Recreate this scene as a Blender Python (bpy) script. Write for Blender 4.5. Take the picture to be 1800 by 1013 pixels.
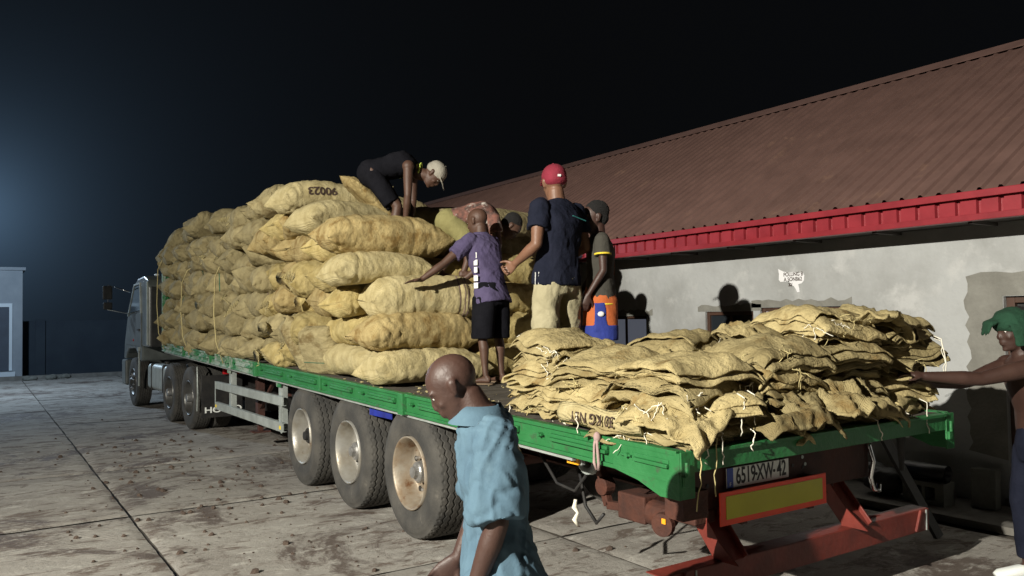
import bpy, math, random
import numpy as np
from mathutils import Vector, Matrix, noise
PI = math.pi
R = math.radians
for o in list(bpy.data.objects): bpy.data.objects.remove(o)
scn = bpy.context.scene
COL = scn.collection
# ------------------------------------------------------------ camera, world, lamps
# world axes: X = across the trailer (to its right), Y = forward along the trailer, Z up; trailer rear left corner at 0,0
cam_d = bpy.data.cameras.new('camera'); cam = bpy.data.objects.new('camera', cam_d); COL.objects.link(cam)
def set_cam():
    yaw, pit, rol = 0.585, 0.0353, -0.0161
    f0 = Vector((math.sin(yaw), math.cos(yaw), 0)); r0 = Vector((math.cos(yaw), -math.sin(yaw), 0)); z = Vector((0, 0, 1))
    f = f0*math.cos(pit) + z*math.sin(pit); u0 = z*math.cos(pit) - f0*math.sin(pit)
    r = r0*math.cos(rol) + u0*math.sin(rol); u = u0*math.cos(rol) - r0*math.sin(rol)
    m = Matrix((r, u, -f)).transposed().to_4x4(); m.translation = Vector((-2.891, -2.885, 1.7906))
    cam.matrix_world = m
set_cam()
cam_d.sensor_width = 36; cam_d.lens = 36*1417.95/1800; cam_d.clip_start = 0.05; cam_d.clip_end = 400
scn.camera = cam
world = bpy.data.worlds.new('World'); scn.world = world; world.use_nodes = True
wn = world.node_tree.nodes; bg = wn['Background']
bg.inputs[1].default_value = 1.0
def night_sky():  # dark sky, with the hazy glow round the far lamp painted into its colour
    N = wn; L = world.node_tree.links
    g = N.new('ShaderNodeTexCoord'); d = N.new('ShaderNodeVectorMath'); d.operation = 'DOT_PRODUCT'; d.inputs[1].default_value = Vector((-.0105, .985, .118)).normalized()
    L.new(g.outputs['Generated'], d.inputs[0])
    a = N.new('ShaderNodeMath'); a.operation = 'MULTIPLY_ADD'; a.inputs[1].default_value = -2; a.inputs[2].default_value = 2.0035; L.new(d.outputs['Value'], a.inputs[0])
    q = N.new('ShaderNodeMath'); q.operation = 'DIVIDE'; q.inputs[0].default_value = .0007; L.new(a.outputs[0], q.inputs[1])
    q2 = N.new('ShaderNodeMath'); q2.operation = 'SUBTRACT'; q2.inputs[1].default_value = .0017; q2.use_clamp = True; L.new(q.outputs[0], q2.inputs[0])
    m = N.new('ShaderNodeVectorMath'); m.operation = 'SCALE'; m.inputs[0].default_value = (.30, .54, .86); L.new(q2.outputs[0], m.inputs['Scale'])
    b = N.new('ShaderNodeVectorMath'); b.operation = 'ADD'; b.inputs[1].default_value = (.0026, .0029, .0034); L.new(m.outputs[0], b.inputs[0])
    L.new(b.outputs[0], bg.inputs[0])
night_sky()
def lamp(name, kind, loc, power, col, size, target=None, spot=None):
    d = bpy.data.lights.new(name, kind); d.energy = power; d.color = col
    if kind == 'SPOT':
        d.spot_size = R(spot); d.spot_blend = 1.0; d.shadow_soft_size = size
    elif kind == 'POINT': d.shadow_soft_size = size
    o = bpy.data.objects.new(name, d); COL.objects.link(o); o.location = loc
    if target: o.rotation_euler = (Vector(target)-Vector(loc)).to_track_quat('-Z', 'Y').to_euler()
    return o
lamp('yard_floodlight', 'SPOT', (-11.0, -2.4, 5.9), 15000, (1.0, 0.955, 0.84), 0.07, (1.5, 1.6, 1.2), 104)
lamp('far_yard_lamp', 'POINT', (-3.15, 21.6, 5.2), 1500, (0.62, 0.80, 1.0), 0.12)
scn.view_settings.view_transform = 'Standard'; scn.view_settings.look = 'None'
scn.view_settings.exposure = 0; scn.view_settings.gamma = 1
scn.view_settings.use_curve_mapping = False
scn.render.engine = 'CYCLES'
scn.cycles.max_bounces = 5; scn.cycles.volume_bounces = 0

# ------------------------------------------------------------ materials
def mk(name, c1, c2=None, scale=4, rough=.8, bump=0, bscale=40, metal=0, c3=None, s3=1.2, t3=.55, objrand=0, wave=None, spec=.5, contrast=(.35, .65), emit=None):
    m = bpy.data.materials.new(name); m.use_nodes = True
    nt = m.node_tree; N = nt.nodes; Lk = nt.links; b = N['Principled BSDF']
    b.inputs['Roughness'].default_value = rough; b.inputs['Metallic'].default_value = metal
    b.inputs['Specular IOR Level'].default_value = spec
    tc = N.new('ShaderNodeTexCoord'); co = tc.outputs['Object']
    if objrand:
        oi = N.new('ShaderNodeObjectInfo'); ad = N.new('ShaderNodeVectorMath'); ad.operation = 'ADD'
        mu = N.new('ShaderNodeMath'); mu.operation = 'MULTIPLY'; mu.inputs[1].default_value = 37
        Lk.new(oi.outputs['Random'], mu.inputs[0]); Lk.new(co, ad.inputs[0]); Lk.new(mu.outputs[0], ad.inputs[1]); co2 = ad.outputs[0]
    else: co2 = co
    def nz(sc, det=6, ro=.6):
        n = N.new('ShaderNodeTexNoise'); n.inputs['Scale'].default_value = sc; n.inputs['Detail'].default_value = det
        n.inputs['Roughness'].default_value = ro; Lk.new(co2, n.inputs['Vector']); return n
    def ramp(src, a, z_):
        r = N.new('ShaderNodeMapRange'); r.inputs[1].default_value = a; r.inputs[2].default_value = z_; Lk.new(src, r.inputs[0]); return r.outputs[0]
    def mix(fac, A, B):
        x = N.new('ShaderNodeMix'); x.data_type = 'RGBA'
        if isinstance(fac, float): x.inputs[0].default_value = fac
        else: Lk.new(fac, x.inputs[0])
        for i, v in ((6, A), (7, B)):
            if isinstance(v, tuple): x.inputs[i].default_value = (*v, 1)
            else: Lk.new(v, x.inputs[i])
        return x.outputs[2]
    col = c1
    if c2: col = mix(ramp(nz(scale).outputs[0], *contrast), c1, c2)
    if c3: col = mix(ramp(nz(s3, 8, .65).outputs[0], t3, t3+.12), col, c3)
    if objrand:
        hs = N.new('ShaderNodeHueSaturation'); r = N.new('ShaderNodeMapRange'); r.inputs[3].default_value = 1-objrand; r.inputs[4].default_value = 1+objrand*.6
        Lk.new(oi.outputs['Random'], r.inputs[0]); Lk.new(r.outputs[0], hs.inputs['Value'])
        if isinstance(col, tuple): hs.inputs['Color'].default_value = (*col, 1)
        else: Lk.new(col, hs.inputs['Color'])
        col = hs.outputs[0]
    if isinstance(col, tuple): b.inputs['Base Color'].default_value = (*col, 1)
    else: Lk.new(col, b.inputs['Base Color'])
    h = None
    if bump: h = nz(bscale, 4).outputs[0]
    if bump:
        bp = N.new('ShaderNodeBump'); bp.inputs['Strength'].default_value = bump; bp.inputs['Distance'].default_value = .02
        Lk.new(h, bp.inputs['Height']); nrm = bp.outputs[0]
        if wave:
            w = N.new('ShaderNodeTexWave'); w.inputs['Scale'].default_value = wave; w.inputs['Distortion'].default_value = 1.5
            w.bands_direction = 'X'
            Lk.new(co, w.inputs['Vector']); b2 = N.new('ShaderNodeBump'); b2.inputs['Strength'].default_value = .35; b2.inputs['Distance'].default_value = .008
            Lk.new(w.outputs['Fac'], b2.inputs['Height']); Lk.new(nrm, b2.inputs['Normal']); nrm = b2.outputs[0]
        Lk.new(nrm, b.inputs['Normal'])
    if emit:
        b.inputs['Emission Color'].default_value = (*emit[0], 1); b.inputs['Emission Strength'].default_value = emit[1]
    return m
M = dict(
    jute=mk('jute', (.47, .38, .175), (.31, .24, .095), 9, .95, .65, 30, c3=(.20, .125, .04), s3=2.2, t3=.60, objrand=.22, wave=34, spec=.15),
    jute_pale=mk('jute_pale', (.47, .40, .22), (.34, .28, .14), 9, .95, .65, 30, c3=(.28, .19, .075), s3=2.0, t3=.64, objrand=.12, wave=34, spec=.15),
    jute_stained=mk('jute_stained', (.40, .315, .15), (.26, .19, .08), 9, .95, .65, 30, c3=(.19, .12, .04), s3=4.5, t3=.55, objrand=.1, wave=34, spec=.15),
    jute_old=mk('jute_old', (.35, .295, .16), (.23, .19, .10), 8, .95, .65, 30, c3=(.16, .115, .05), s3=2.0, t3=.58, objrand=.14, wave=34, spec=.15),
    jute_fold=mk('jute_fold', (.45, .37, .19), (.29, .23, .11), 6, .95, 1.0, 26, c3=(.22, .145, .055), s3=3, t3=.57, objrand=.38, wave=45, spec=.12),
    twine=mk('twine', (.78, .74, .62), rough=.8), twine_y=mk('twine_yellow', (.50, .42, .20), rough=.9),
    stripe=mk('stripe', (.16, .10, .10), (.24, .17, .12), 30, .9), gstripe=mk('green_stripe', (.03, .12, .07), rough=.9),
    ink=mk('ink', (.05, .03, .02), rough=.9),
    green=mk('green_paint', (.018, .135, .038), (.03, .17, .055), 4, .5, .3, 30, c3=(.045, .075, .04), s3=9, t3=.58, spec=.4),
    greenworn=mk('worn_green_paint', (.03, .17, .06), (.30, .36, .30), 6, .5, .2, 30, c3=(.06, .05, .03), s3=9, t3=.60, contrast=(.42, .58)),
    redp=mk('oxide_red_paint', (.19, .030, .020), (.12, .020, .014), 5, .5, .2, 25, c3=(.30, .13, .10), s3=6, t3=.66),
    chassis=mk('chassis_paint', (.07, .022, .014), (.035, .014, .010), 5, .7, .3, 25),
    rust=mk('rusty_steel', (.075, .022, .011), (.04, .013, .008), 9, .8, .4, 40),
    black=mk('black_plastic', (.012, .012, .013), (.03, .028, .026), 8, .55, .1, 40),
    rubber=mk('rubber', (.036, .035, .033), (.075, .07, .062), 4, .86, .3, 50, c3=(.12, .11, .095), s3=7, t3=.62),
    rim=mk('dusty_steel_rim', (.42, .41, .38), (.30, .27, .22), 5, .42, .15, 30, metal=.55, c3=(.16, .09, .05), s3=6, t3=.63),
    rimdark=mk('dark_steel_rim', (.12, .12, .115), (.08, .075, .07), 5, .4, .15, 30, metal=.5, c3=(.06, .05, .04), s3=6, t3=.6),
    rimrust=mk('rusty_rim', (.38, .34, .28), (.27, .20, .13), 6, .5, .2, 30, metal=.4, c3=(.15, .07, .03), s3=7, t3=.55),
    hub=mk('hub_metal', (.5, .5, .5), (.3, .29, .27), 8, .35, .1, 30, metal=.7),
    alu=mk('aluminium', (.46, .50, .48), (.34, .37, .35), 6, .45, .15, 40, metal=.35, c3=(.20, .19, .15), s3=8, t3=.64),
    chrome=mk('chrome', (.8, .8, .8), rough=.15, metal=1),
    deck=mk('deck_boards', (.10, .085, .065), (.055, .045, .035), 6, .9, .4, 40, c3=(.18, .15, .11), s3=5, t3=.6, objrand=.2),
    blue=mk('blue_plastic', (.02, .035, .30), (.015, .02, .16), 6, .5),
    bluebox=mk('blue_box', (.015, .03, .16), (.01, .02, .08), 5, .4),
    slab=mk('concrete_slab', (.265, .245, .215), (.19, .172, .148), 1.6, .9, .6, 22, c3=(.105, .082, .066), s3=1.1, t3=.57, objrand=.06, spec=.3),
    joint=mk('joint_dirt', (.055, .045, .038), (.09, .075, .06), 9, 1, .4, 40),
    clod=mk('dirt_clod', (.045, .03, .024), (.09, .065, .05), 12, 1, .5, 40),
    plaster=mk('cement_plaster', (.42, .43, .43), (.33, .335, .33), 1.1, .95, .45, 14, c3=(.48, .485, .48), s3=1.7, t3=.54, spec=.2, contrast=(.40, .60)),
    patch=mk('darker_cement_patch', (.25, .245, .22), (.19, .185, .165), 5, .95, .4, 30, spec=.2),
    rooft=mk('maroon_roof_paint', (.19, .112, .095), (.15, .088, .075), 2.5, .62, .1, 30, c3=(.24, .145, .11), s3=2.0, t3=.60, objrand=.06, spec=.3),
    fascia=mk('red_fascia_paint', (.29, .028, .038), (.22, .02, .028), 4, .38, .05, 30, c3=(.42, .12, .11), s3=5, t3=.66, objrand=.05),
    soffit=mk('soffit', (.07, .06, .05), (.05, .045, .04), 4, .8),
    wood=mk('window_wood', (.075, .035, .022), (.05, .025, .015), 10, .6),
    winglow=mk('lit_room', (.5, .5, .5), emit=((1, .86, .90), .55)),
    winglow2=mk('dim_room', (.3, .3, .35), emit=((.55, .6, .75), .12)),
    glass=mk('window_glass', (.02, .025, .03), rough=.08, spec=.6),
    paper=mk('paper', (.8, .8, .82), rough=.9),
    plate=mk('plate_white', (.86, .89, .86), rough=.4), plateblue=mk('plate_blue', (.015, .06, .40), rough=.4), plateblk=mk('plate_black', (.01, .01, .012), rough=.5),
    orange=mk('orange_film', (1.0, .07, .012), (.9, .05, .01), 6, .35), yellow=mk('yellow_film', (.55, .52, .012), (.48, .45, .01), 4, .3),
    amber=mk('amber_lens', (.85, .36, .02), rough=.25), redlens=mk('red_lens', (.45, .01, .015), rough=.2), 
    cab=mk('cab_paint', (.15, .165, .16), (.09, .10, .095), 3, .32, .05, 20, c3=(.16, .16, .14), s3=4, t3=.62, spec=.6),
    cabglass=mk('cab_glass', (.03, .045, .045), rough=.06, spec=.8),
    skin=mk('dark_skin', (.062, .030, .019), (.085, .042, .027), 7, .58, .12, 90, spec=.5),
    skin2=mk('brown_skin', (.16, .080, .048), (.20, .10, .062), 7, .5, .1, 60, spec=.45),
    skin3=mk('deep_skin', (.044, .021, .016), (.06, .030, .022), 7, .52, .12, 90, spec=.5),
    hair=mk('hair', (.008, .007, .007), rough=.9, bump=.8, bscale=160), eye=mk('eye_white', (.55, .52, .48), rough=.3), iris=mk('iris', (.015, .008, .005), rough=.2),
    purple=mk('purple_cotton', (.092, .075, .145), (.072, .058, .12), 5, .9, .3, 60, c3=(.12, .10, .175), s3=3, t3=.6, spec=.2),
    navy=mk('navy_cotton', (.010, .012, .022), (.015, .017, .030), 5, .95, .3, 60, spec=.08),
    blackc=mk('black_cotton', (.006, .006, .008), (.010, .010, .013), 5, .95, .3, 60, spec=.05),
    khaki=mk('khaki_cotton', (.40, .36, .235), (.33, .295, .185), 4, .9, .3, 60, spec=.2),
    olive=mk('olive_cotton', (.24, .22, .095), (.19, .17, .07), 4, .9, .3, 60, spec=.2),
    greyc=mk('dark_grey_cotton', (.062, .058, .048), (.048, .045, .038), 6, .9, .3, 60, spec=.2),
    tblue=mk('pale_blue_cotton', (.088, .150, .198), (.070, .122, .168), 6, .88, .12, 60, c3=(.115, .185, .235), s3=4, t3=.6, spec=.2),
    capred=mk('red_cap_cloth', (.22, .014, .035), (.17, .010, .024), 8, .85, .3, 60), capgrey=mk('grey_cap_cloth', (.32, .30, .25), (.24, .22, .18), 8, .85, .3, 60),
    gcloth=mk('green_cloth', (.008, .05, .024), (.005, .035, .016), 8, .9, .4, 60), yellowc=mk('yellow_trim', (.75, .55, .04), rough=.8), lime=mk('lime_trim', (.50, .62, .10), rough=.7),
    orangec=mk('orange_cotton', (.48, .12, .03), (.40, .09, .02), 6, .85, .2, 60), royal=mk('royal_blue_cotton', (.022, .04, .26), (.016, .03, .2), 6, .85, .2, 60),
    pattern=mk('patterned_cotton', (.24, .10, .075), (.05, .035, .03), 13, .9, .2, 60, c3=(.55, .50, .45), s3=9, t3=.55), white=mk('white_print', (.72, .72, .70), rough=.8), teal=mk('teal_print', (.03, .2, .2), rough=.8),
    sandal=mk('sandal_rubber', (.20, .14, .09), rough=.8), block=mk('cement_block', (.17, .17, .15), (.12, .12, .105), 6, .95, .5, 30),
    farwall=mk('far_wall_paint', (.30, .33, .36), (.25, .28, .31), 2, .9), farframe=mk('far_door_frame', (.6, .66, .7), rough=.6), fardoor=mk('far_door', (.06, .075, .10), (.05, .06, .08), 3, .7),
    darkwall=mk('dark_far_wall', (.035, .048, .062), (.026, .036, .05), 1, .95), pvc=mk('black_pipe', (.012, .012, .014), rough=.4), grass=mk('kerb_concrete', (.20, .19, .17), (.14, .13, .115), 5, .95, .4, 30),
)

# ------------------------------------------------------------ mesh helpers
OFF = {}
class MB:
    def __init__(s): s.v = []; s.f = []
    def add(s, vs, fs):
        n = len(s.v); s.v.extend([tuple(map(float, p)) for p in vs]); s.f.extend([tuple(i+n for i in f) for f in fs]); return s
    def box(s, a, b):
        x0, y0, z0 = a; x1, y1, z1 = b
        return s.add([(x0,y0,z0),(x1,y0,z0),(x1,y1,z0),(x0,y1,z0),(x0,y0,z1),(x1,y0,z1),(x1,y1,z1),(x0,y1,z1)],
                     [(0,3,2,1),(4,5,6,7),(0,1,5,4),(1,2,6,5),(2,3,7,6),(3,0,4,7)])
    def obox(s, c, size, rot=(0,0,0)):
        from mathutils import Euler
        m = Euler(rot).to_matrix(); c = Vector(c); n = len(s.v)
        hx, hy, hz = [q/2 for q in size]
        vs = [c+m@Vector(p) for p in [(-hx,-hy,-hz),(hx,-hy,-hz),(hx,hy,-hz),(-hx,hy,-hz),(-hx,-hy,hz),(hx,-hy,hz),(hx,hy,hz),(-hx,hy,hz)]]
        return s.add(vs, [(0,3,2,1),(4,5,6,7),(0,1,5,4),(1,2,6,5),(2,3,7,6),(3,0,4,7)])
    def bar(s, p0, p1, w, h, up=(0,0,1)):
        p0 = Vector(p0); p1 = Vector(p1); d = (p1-p0).normalized(); r = d.cross(Vector(up)).normalized(); u = r.cross(d)
        vs = [p+r*a*w/2+u*b*h/2 for p in (p0, p1) for a, b in ((-1,-1),(1,-1),(1,1),(-1,1))]
        return s.add(vs, [(0,1,2,3),(7,6,5,4),(0,4,5,1),(1,5,6,2),(2,6,7,3),(3,7,4,0)])
    def loft(s, secs, n=20, p=1.0):
        # secs: (centre, vecA, vecB) closed ellipse rings, capped
        vs = []; fs = []
        for c, A, B in secs:
            c = Vector(c); A = Vector(A); B = Vector(B)
            for k in range(n):
                t = 2*PI*k/n; ca, sa = math.cos(t), math.sin(t)
                if p != 1: ca = math.copysign(abs(ca)**p, ca); sa = math.copysign(abs(sa)**p, sa)
                vs.append(c+A*ca+B*sa)
        m = len(secs)
        for i in range(m-1):
            for k in range(n):
                k2 = (k+1) % n; fs.append((i*n+k, i*n+k2, (i+1)*n+k2, (i+1)*n+k))
        fs.append(tuple(range(n))[::-1]); fs.append(tuple((m-1)*n+k for k in range(n)))
        return s.add(vs, fs)
    def cyl(s, p0, p1, r0, r1=None, n=14, round_=False):
        r1 = r0 if r1 is None else r1
        p0 = Vector(p0); p1 = Vector(p1); d = (p1-p0)
        if d.length < 1e-6: return s
        dn = d.normalized(); a = dn.orthogonal().normalized(); b = dn.cross(a); secs = []
        if round_:
            for t in (.15, .5, .85): 
                secs.append((p0-dn*r0*math.cos(t*PI/2), a*r0*math.sin(t*PI/2), b*r0*math.sin(t*PI/2)))
        secs.append((p0, a*r0, b*r0)); secs.append((p1, a*r1, b*r1))
        if round_:
            for t in (.85, .5, .15):
                secs.append((p1+dn*r1*math.cos(t*PI/2), a*r1*math.sin(t*PI/2), b*r1*math.sin(t*PI/2)))
        return s.loft(secs, n)
    def tube(s, pts, r, n=6):
        pts = [Vector(p) for p in pts]; secs = []
        ref = Vector((.31, .17, .93))
        for i, p in enumerate(pts):
            d = (pts[min(i+1, len(pts)-1)]-pts[max(i-1, 0)]).normalized()
            a = d.cross(ref)
            if a.length < .05: a = d.cross(Vector((1, 0, 0)))
            a.normalize(); b = d.cross(a); rr = r[i] if isinstance(r, (list, tuple)) else r
            secs.append((p, a*rr, b*rr))
        return s.loft(secs, n)
    def ell(s, c, rad, right=(1,0,0), fwd=(0,1,0), n=16, m=10):
        c = Vector(c); r = Vector(right).normalized(); f = Vector(fwd).normalized(); u = r.cross(f)
        secs = [(c+u*rad[2]*(-math.cos(PI*(i+.35)/(m-.3))), r*rad[0]*math.sin(PI*(i+.35)/(m-.3)), f*rad[1]*math.sin(PI*(i+.35)/(m-.3))) for i in range(m)]
        return s.loft(secs, n)
    def lathe(s, prof, c, axis='X', n=48, close=False):
        # prof: (axial, radius)
        vs = []; fs = []; c = Vector(c)
        for a, r in prof:
            for k in range(n):
                t = 2*PI*k/n
                vs.append(c+(Vector((a, r*math.cos(t), r*math.sin(t))) if axis == 'X' else Vector((r*math.cos(t), a, r*math.sin(t))) if axis == 'Y' else Vector((r*math.cos(t), r*math.sin(t), a))))
        for i in range(len(prof)-1):
            for k in range(n):
                k2 = (k+1) % n; fs.append((i*n+k, (i+1)*n+k, (i+1)*n+k2, i*n+k2))
        return s.add(vs, fs)
    def poly(s, pts, ext):
        # prism: closed outline pts (3D) extruded by vector ext
        n = len(pts); e = Vector(ext); P = [Vector(p) for p in pts]
        vs = P+[p+e for p in P]
        return s.add(vs, [tuple(range(n))[::-1], tuple(range(n, 2*n))]+[(i, (i+1) % n, (i+1) % n+n, i+n) for i in range(n)])
    def shear(s, k=.0224, i0=0):
        for i in range(i0, len(s.v)): x, y, z = s.v[i]; s.v[i] = (x, y, z+k*y)
        return s
    def build(s, name, mat, parent=None, smooth=False, bevel=0, kind=None):
        me = bpy.data.meshes.new(name); off = OFF.get(parent.name, Vector((0,0,0))) if parent else Vector((0,0,0))
        vs = [(x-off.x, y-off.y, z-off.z) for x, y, z in s.v] if off.length else s.v
        me.from_pydata(vs, [], s.f); me.materials.append(M[mat] if isinstance(mat, str) else mat)
        if smooth:
            me.polygons.foreach_set('use_smooth', [True]*len(me.polygons))
        o = bpy.data.objects.new(name, me); COL.objects.link(o)
        if parent: o.parent = parent; OFF[o.name] = off
        if bevel:
            b = o.modifiers.new('bevel', 'BEVEL'); b.width = bevel; b.segments = 2; b.limit_method = 'ANGLE'
        if kind: o['kind'] = kind
        return o
def fix_normals(o):
    import bmesh
    bm = bmesh.new(); bm.from_mesh(o.data); bmesh.ops.recalc_face_normals(bm, faces=bm.faces); bm.to_mesh(o.data); bm.free(); return o
def tag(o, label, cat, group=None):
    o['label'] = label; o['category'] = cat
    if group: o['group'] = group
    return o
def thing(name, label, cat, loc=(0,0,0), rz=0, group=None):
    o = bpy.data.objects.new(name, None); COL.objects.link(o); o.location = loc; o.rotation_euler = (0, 0, rz)
    o.empty_display_size = .1
    if rz == 0: OFF[o.name] = Vector(loc)
    return tag(o, label, cat, group)
def from_arrays(name, V, F, mat, parent=None, smooth=True):
    me = bpy.data.meshes.new(name); me.from_pydata(V.tolist(), [], F); me.materials.append(M[mat])
    me.polygons.foreach_set('use_smooth', [smooth]*len(F)); o = bpy.data.objects.new(name, me); COL.objects.link(o)
    if parent: o.parent = parent
    return o
def copy_tree(o, parent=None):
    c = o.copy(); COL.objects.link(c)
    if parent: c.parent = parent
    for ch in list(o.children): copy_tree(ch, c)
    return c
def text_mesh(name, body, size, mat, parent, matrix, xs=1.0, extrude=.0015, bold=0, align='CENTER'):
    cu = bpy.data.curves.new(name, 'FONT'); cu.body = body; cu.size = size; cu.extrude = extrude; cu.offset = bold; cu.align_x = align; cu.align_y = 'CENTER'
    tmp = bpy.data.objects.new('tmp', cu); COL.objects.link(tmp)
    me = bpy.data.meshes.new_from_object(tmp.evaluated_get(bpy.context.evaluated_depsgraph_get()))
    bpy.data.objects.remove(tmp); me.materials.clear(); me.materials.append(M[mat])
    off = OFF.get(parent.name, Vector((0,0,0)))
    m = Matrix.Translation(-off) @ matrix @ Matrix.Diagonal((xs, 1, 1, 1))
    me.transform(m); o = bpy.data.objects.new(name, me); COL.objects.link(o); o.parent = parent; OFF[o.name] = off
    return o
def frame(c, right, up):
    r = Vector(right).normalized(); u = Vector(up).normalized(); n = r.cross(u); u = n.cross(r)
    m = Matrix((r, u, n)).transposed().to_4x4(); m.translation = Vector(c); return m
def fbm(p, s, o=3):
    return noise.fractal(Vector(p)*s, 1.0, 2.0, o)
def dk(y): return 1.104+.0224*y     # deck height at y

# ------------------------------------------------------------ ground
def ground():
    g = MB(); g.add([(-150,-120,-.03),(150,-120,-.03),(150,200,-.03),(-150,200,-.03)], [(0,1,2,3)])
    go = g.build('ground', 'joint', kind='structure'); 
    ys = [-6.0, -3.1, -.3, 2.45, 5.4, 8.1, 10.85, 13.6, 16.4, 19.2, 22, 24.8, 27.6]
    xs = [-1.70-2.78*k for k in range(6, 0, -1)]+[-1.70, 1.08, 3.86]
    rnd = random.Random(3)
    for j in range(len(ys)-1):
        for i in range(len(xs)-1):
            x0, x1, y0, y1 = xs[i]+.011, xs[i+1]-.011, ys[j]+.011, ys[j+1]-.011
            near = (y0 < 9 and x0 > -7)
            n = 44 if near else 10; V = []; F = []
            tz = rnd.uniform(-.003, .003); ta, tb = rnd.uniform(-.0012, .0012), rnd.uniform(-.0012, .0012)
            for b in range(n+1):
                for a in range(n+1):
                    x = x0+(x1-x0)*a/n; y = y0+(y1-y0)*b/n
                    jx = (.012*noise.noise(Vector((y*2.3, i*7, 1)))+.006*noise.noise(Vector((y*9, i*7, 4)))) if a in (0, n) else 0
                    jy = (.012*noise.noise(Vector((x*2.3, j*7, 2)))+.006*noise.noise(Vector((x*9, j*7, 5)))) if b in (0, n) else 0
                    z = tz+ta*(x-x0)+tb*(y-y0)+.005*noise.noise(Vector((x*.9, y*.9, 0)))+(.0035*noise.noise(Vector((x*4, y*4, 0))) if near else 0)
                    e = min(a, n-a, b, n-b)
                    if e == 0: z -= .012
                    V.append((x+jx, y+jy, z))
            for b in range(n):
                for a in range(n): k = b*(n+1)+a; F.append((k, k+1, k+n+2, k+n+1))
            o = MB(); o.v = V; o.f = F; so = o.build('concrete_slab', 'slab', go, smooth=True)
    return go
ground()
# slab material in shared world coordinates with brushed marks, wet dirt blotches
def slab_mat():
    m = M['slab']; nt = m.node_tree; N = nt.nodes; Lk = nt.links; b = N['Principled BSDF']; N_ = N.new
    geo = N_('ShaderNodeNewGeometry'); P = geo.outputs['Position']
    def nz(sc, det, ro, vec=P, dist=0):
        n = N_('ShaderNodeTexNoise'); n.inputs['Scale'].default_value = sc; n.inputs['Detail'].default_value = det; n.inputs['Roughness'].default_value = ro; n.inputs['Distortion'].default_value = dist; Lk.new(vec, n.inputs['Vector']); return n.outputs[0]
    def rg(s, a, z_, lo=0, hi=1):
        r = N_('ShaderNodeMapRange'); r.inputs[1].default_value = a; r.inputs[2].default_value = z_; r.inputs[3].default_value = lo; r.inputs[4].default_value = hi; Lk.new(s, r.inputs[0]); return r.outputs[0]
    def mx(f, A, B, mode='MIX'):
        x = N_('ShaderNodeMix'); x.data_type = 'RGBA'; x.blend_type = mode
        if isinstance(f, float): x.inputs[0].default_value = f
        else: Lk.new(f, x.inputs[0])
        for i, v in ((6, A), (7, B)):
            if isinstance(v, tuple): x.inputs[i].default_value = (*v, 1)
            else: Lk.new(v, x.inputs[i])
        return x.outputs[2]
    mp = N_('ShaderNodeMapping'); mp.inputs['Scale'].default_value = (1.0, 1.9, 1); mp.inputs['Rotation'].default_value = (0, 0, .5); Lk.new(P, mp.inputs[0])
    str_ = nz(2.2, 12, .72, mp.outputs[0], .8)
    base = mx(rg(nz(1.1, 9, .7), .35, .68), (.38, .36, .325), (.24, .22, .195))
    base = mx(rg(str_, .53, .60), base, (.15, .12, .10))
    base = mx(rg(nz(.62, 14, .78, P, .9), .525, .585, 0, .9), base, (.095, .070, .058))
    base = mx(rg(nz(3.0, 10, .75, mp.outputs[0], .3), .55, .64), base, (.46, .44, .40))
    base = mx(rg(nz(6.5, 12, .8), .60, .68, 0, .8), base, (.13, .105, .09))
    fine = nz(45, 6, .8); base = mx(rg(fine, .62, .70, 0, .55), base, (.06, .045, .04))
    oi = N_('ShaderNodeObjectInfo'); hs = N_('ShaderNodeHueSaturation'); Lk.new(rg(oi.outputs['Random'], 0, 1, .88, 1.08), hs.inputs['Value']); Lk.new(base, hs.inputs['Color'])
    Lk.new(hs.outputs[0], b.inputs['Base Color'])
    wv = N_('ShaderNodeTexWave'); wv.inputs['Scale'].default_value = 5.2; wv.inputs['Distortion'].default_value = 3; wv.inputs['Detail'].default_value = 3; wv.bands_direction = 'Y'; Lk.new(P, wv.inputs['Vector'])
    msk = N_('ShaderNodeMath'); msk.operation = 'MULTIPLY'; Lk.new(wv.outputs['Fac'], msk.inputs[0]); Lk.new(rg(nz(.5, 3, .5), .5, .6), msk.inputs[1])
    b1 = N_('ShaderNodeBump'); b1.inputs['Strength'].default_value = .5; b1.inputs['Distance'].default_value = .008; Lk.new(msk.outputs[0], b1.inputs['Height'])
    b2 = N_('ShaderNodeBump'); b2.inputs['Strength'].default_value = .9; b2.inputs['Distance'].default_value = .02; Lk.new(nz(9, 12, .75), b2.inputs['Height']); Lk.new(b1.outputs[0], b2.inputs['Normal'])
    Lk.new(b2.outputs[0], b.inputs['Normal'])
    Lk.new(rg(nz(.62, 14, .78, P, .9), .545, .60, .9, .72), b.inputs['Roughness'])
slab_mat()
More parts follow.
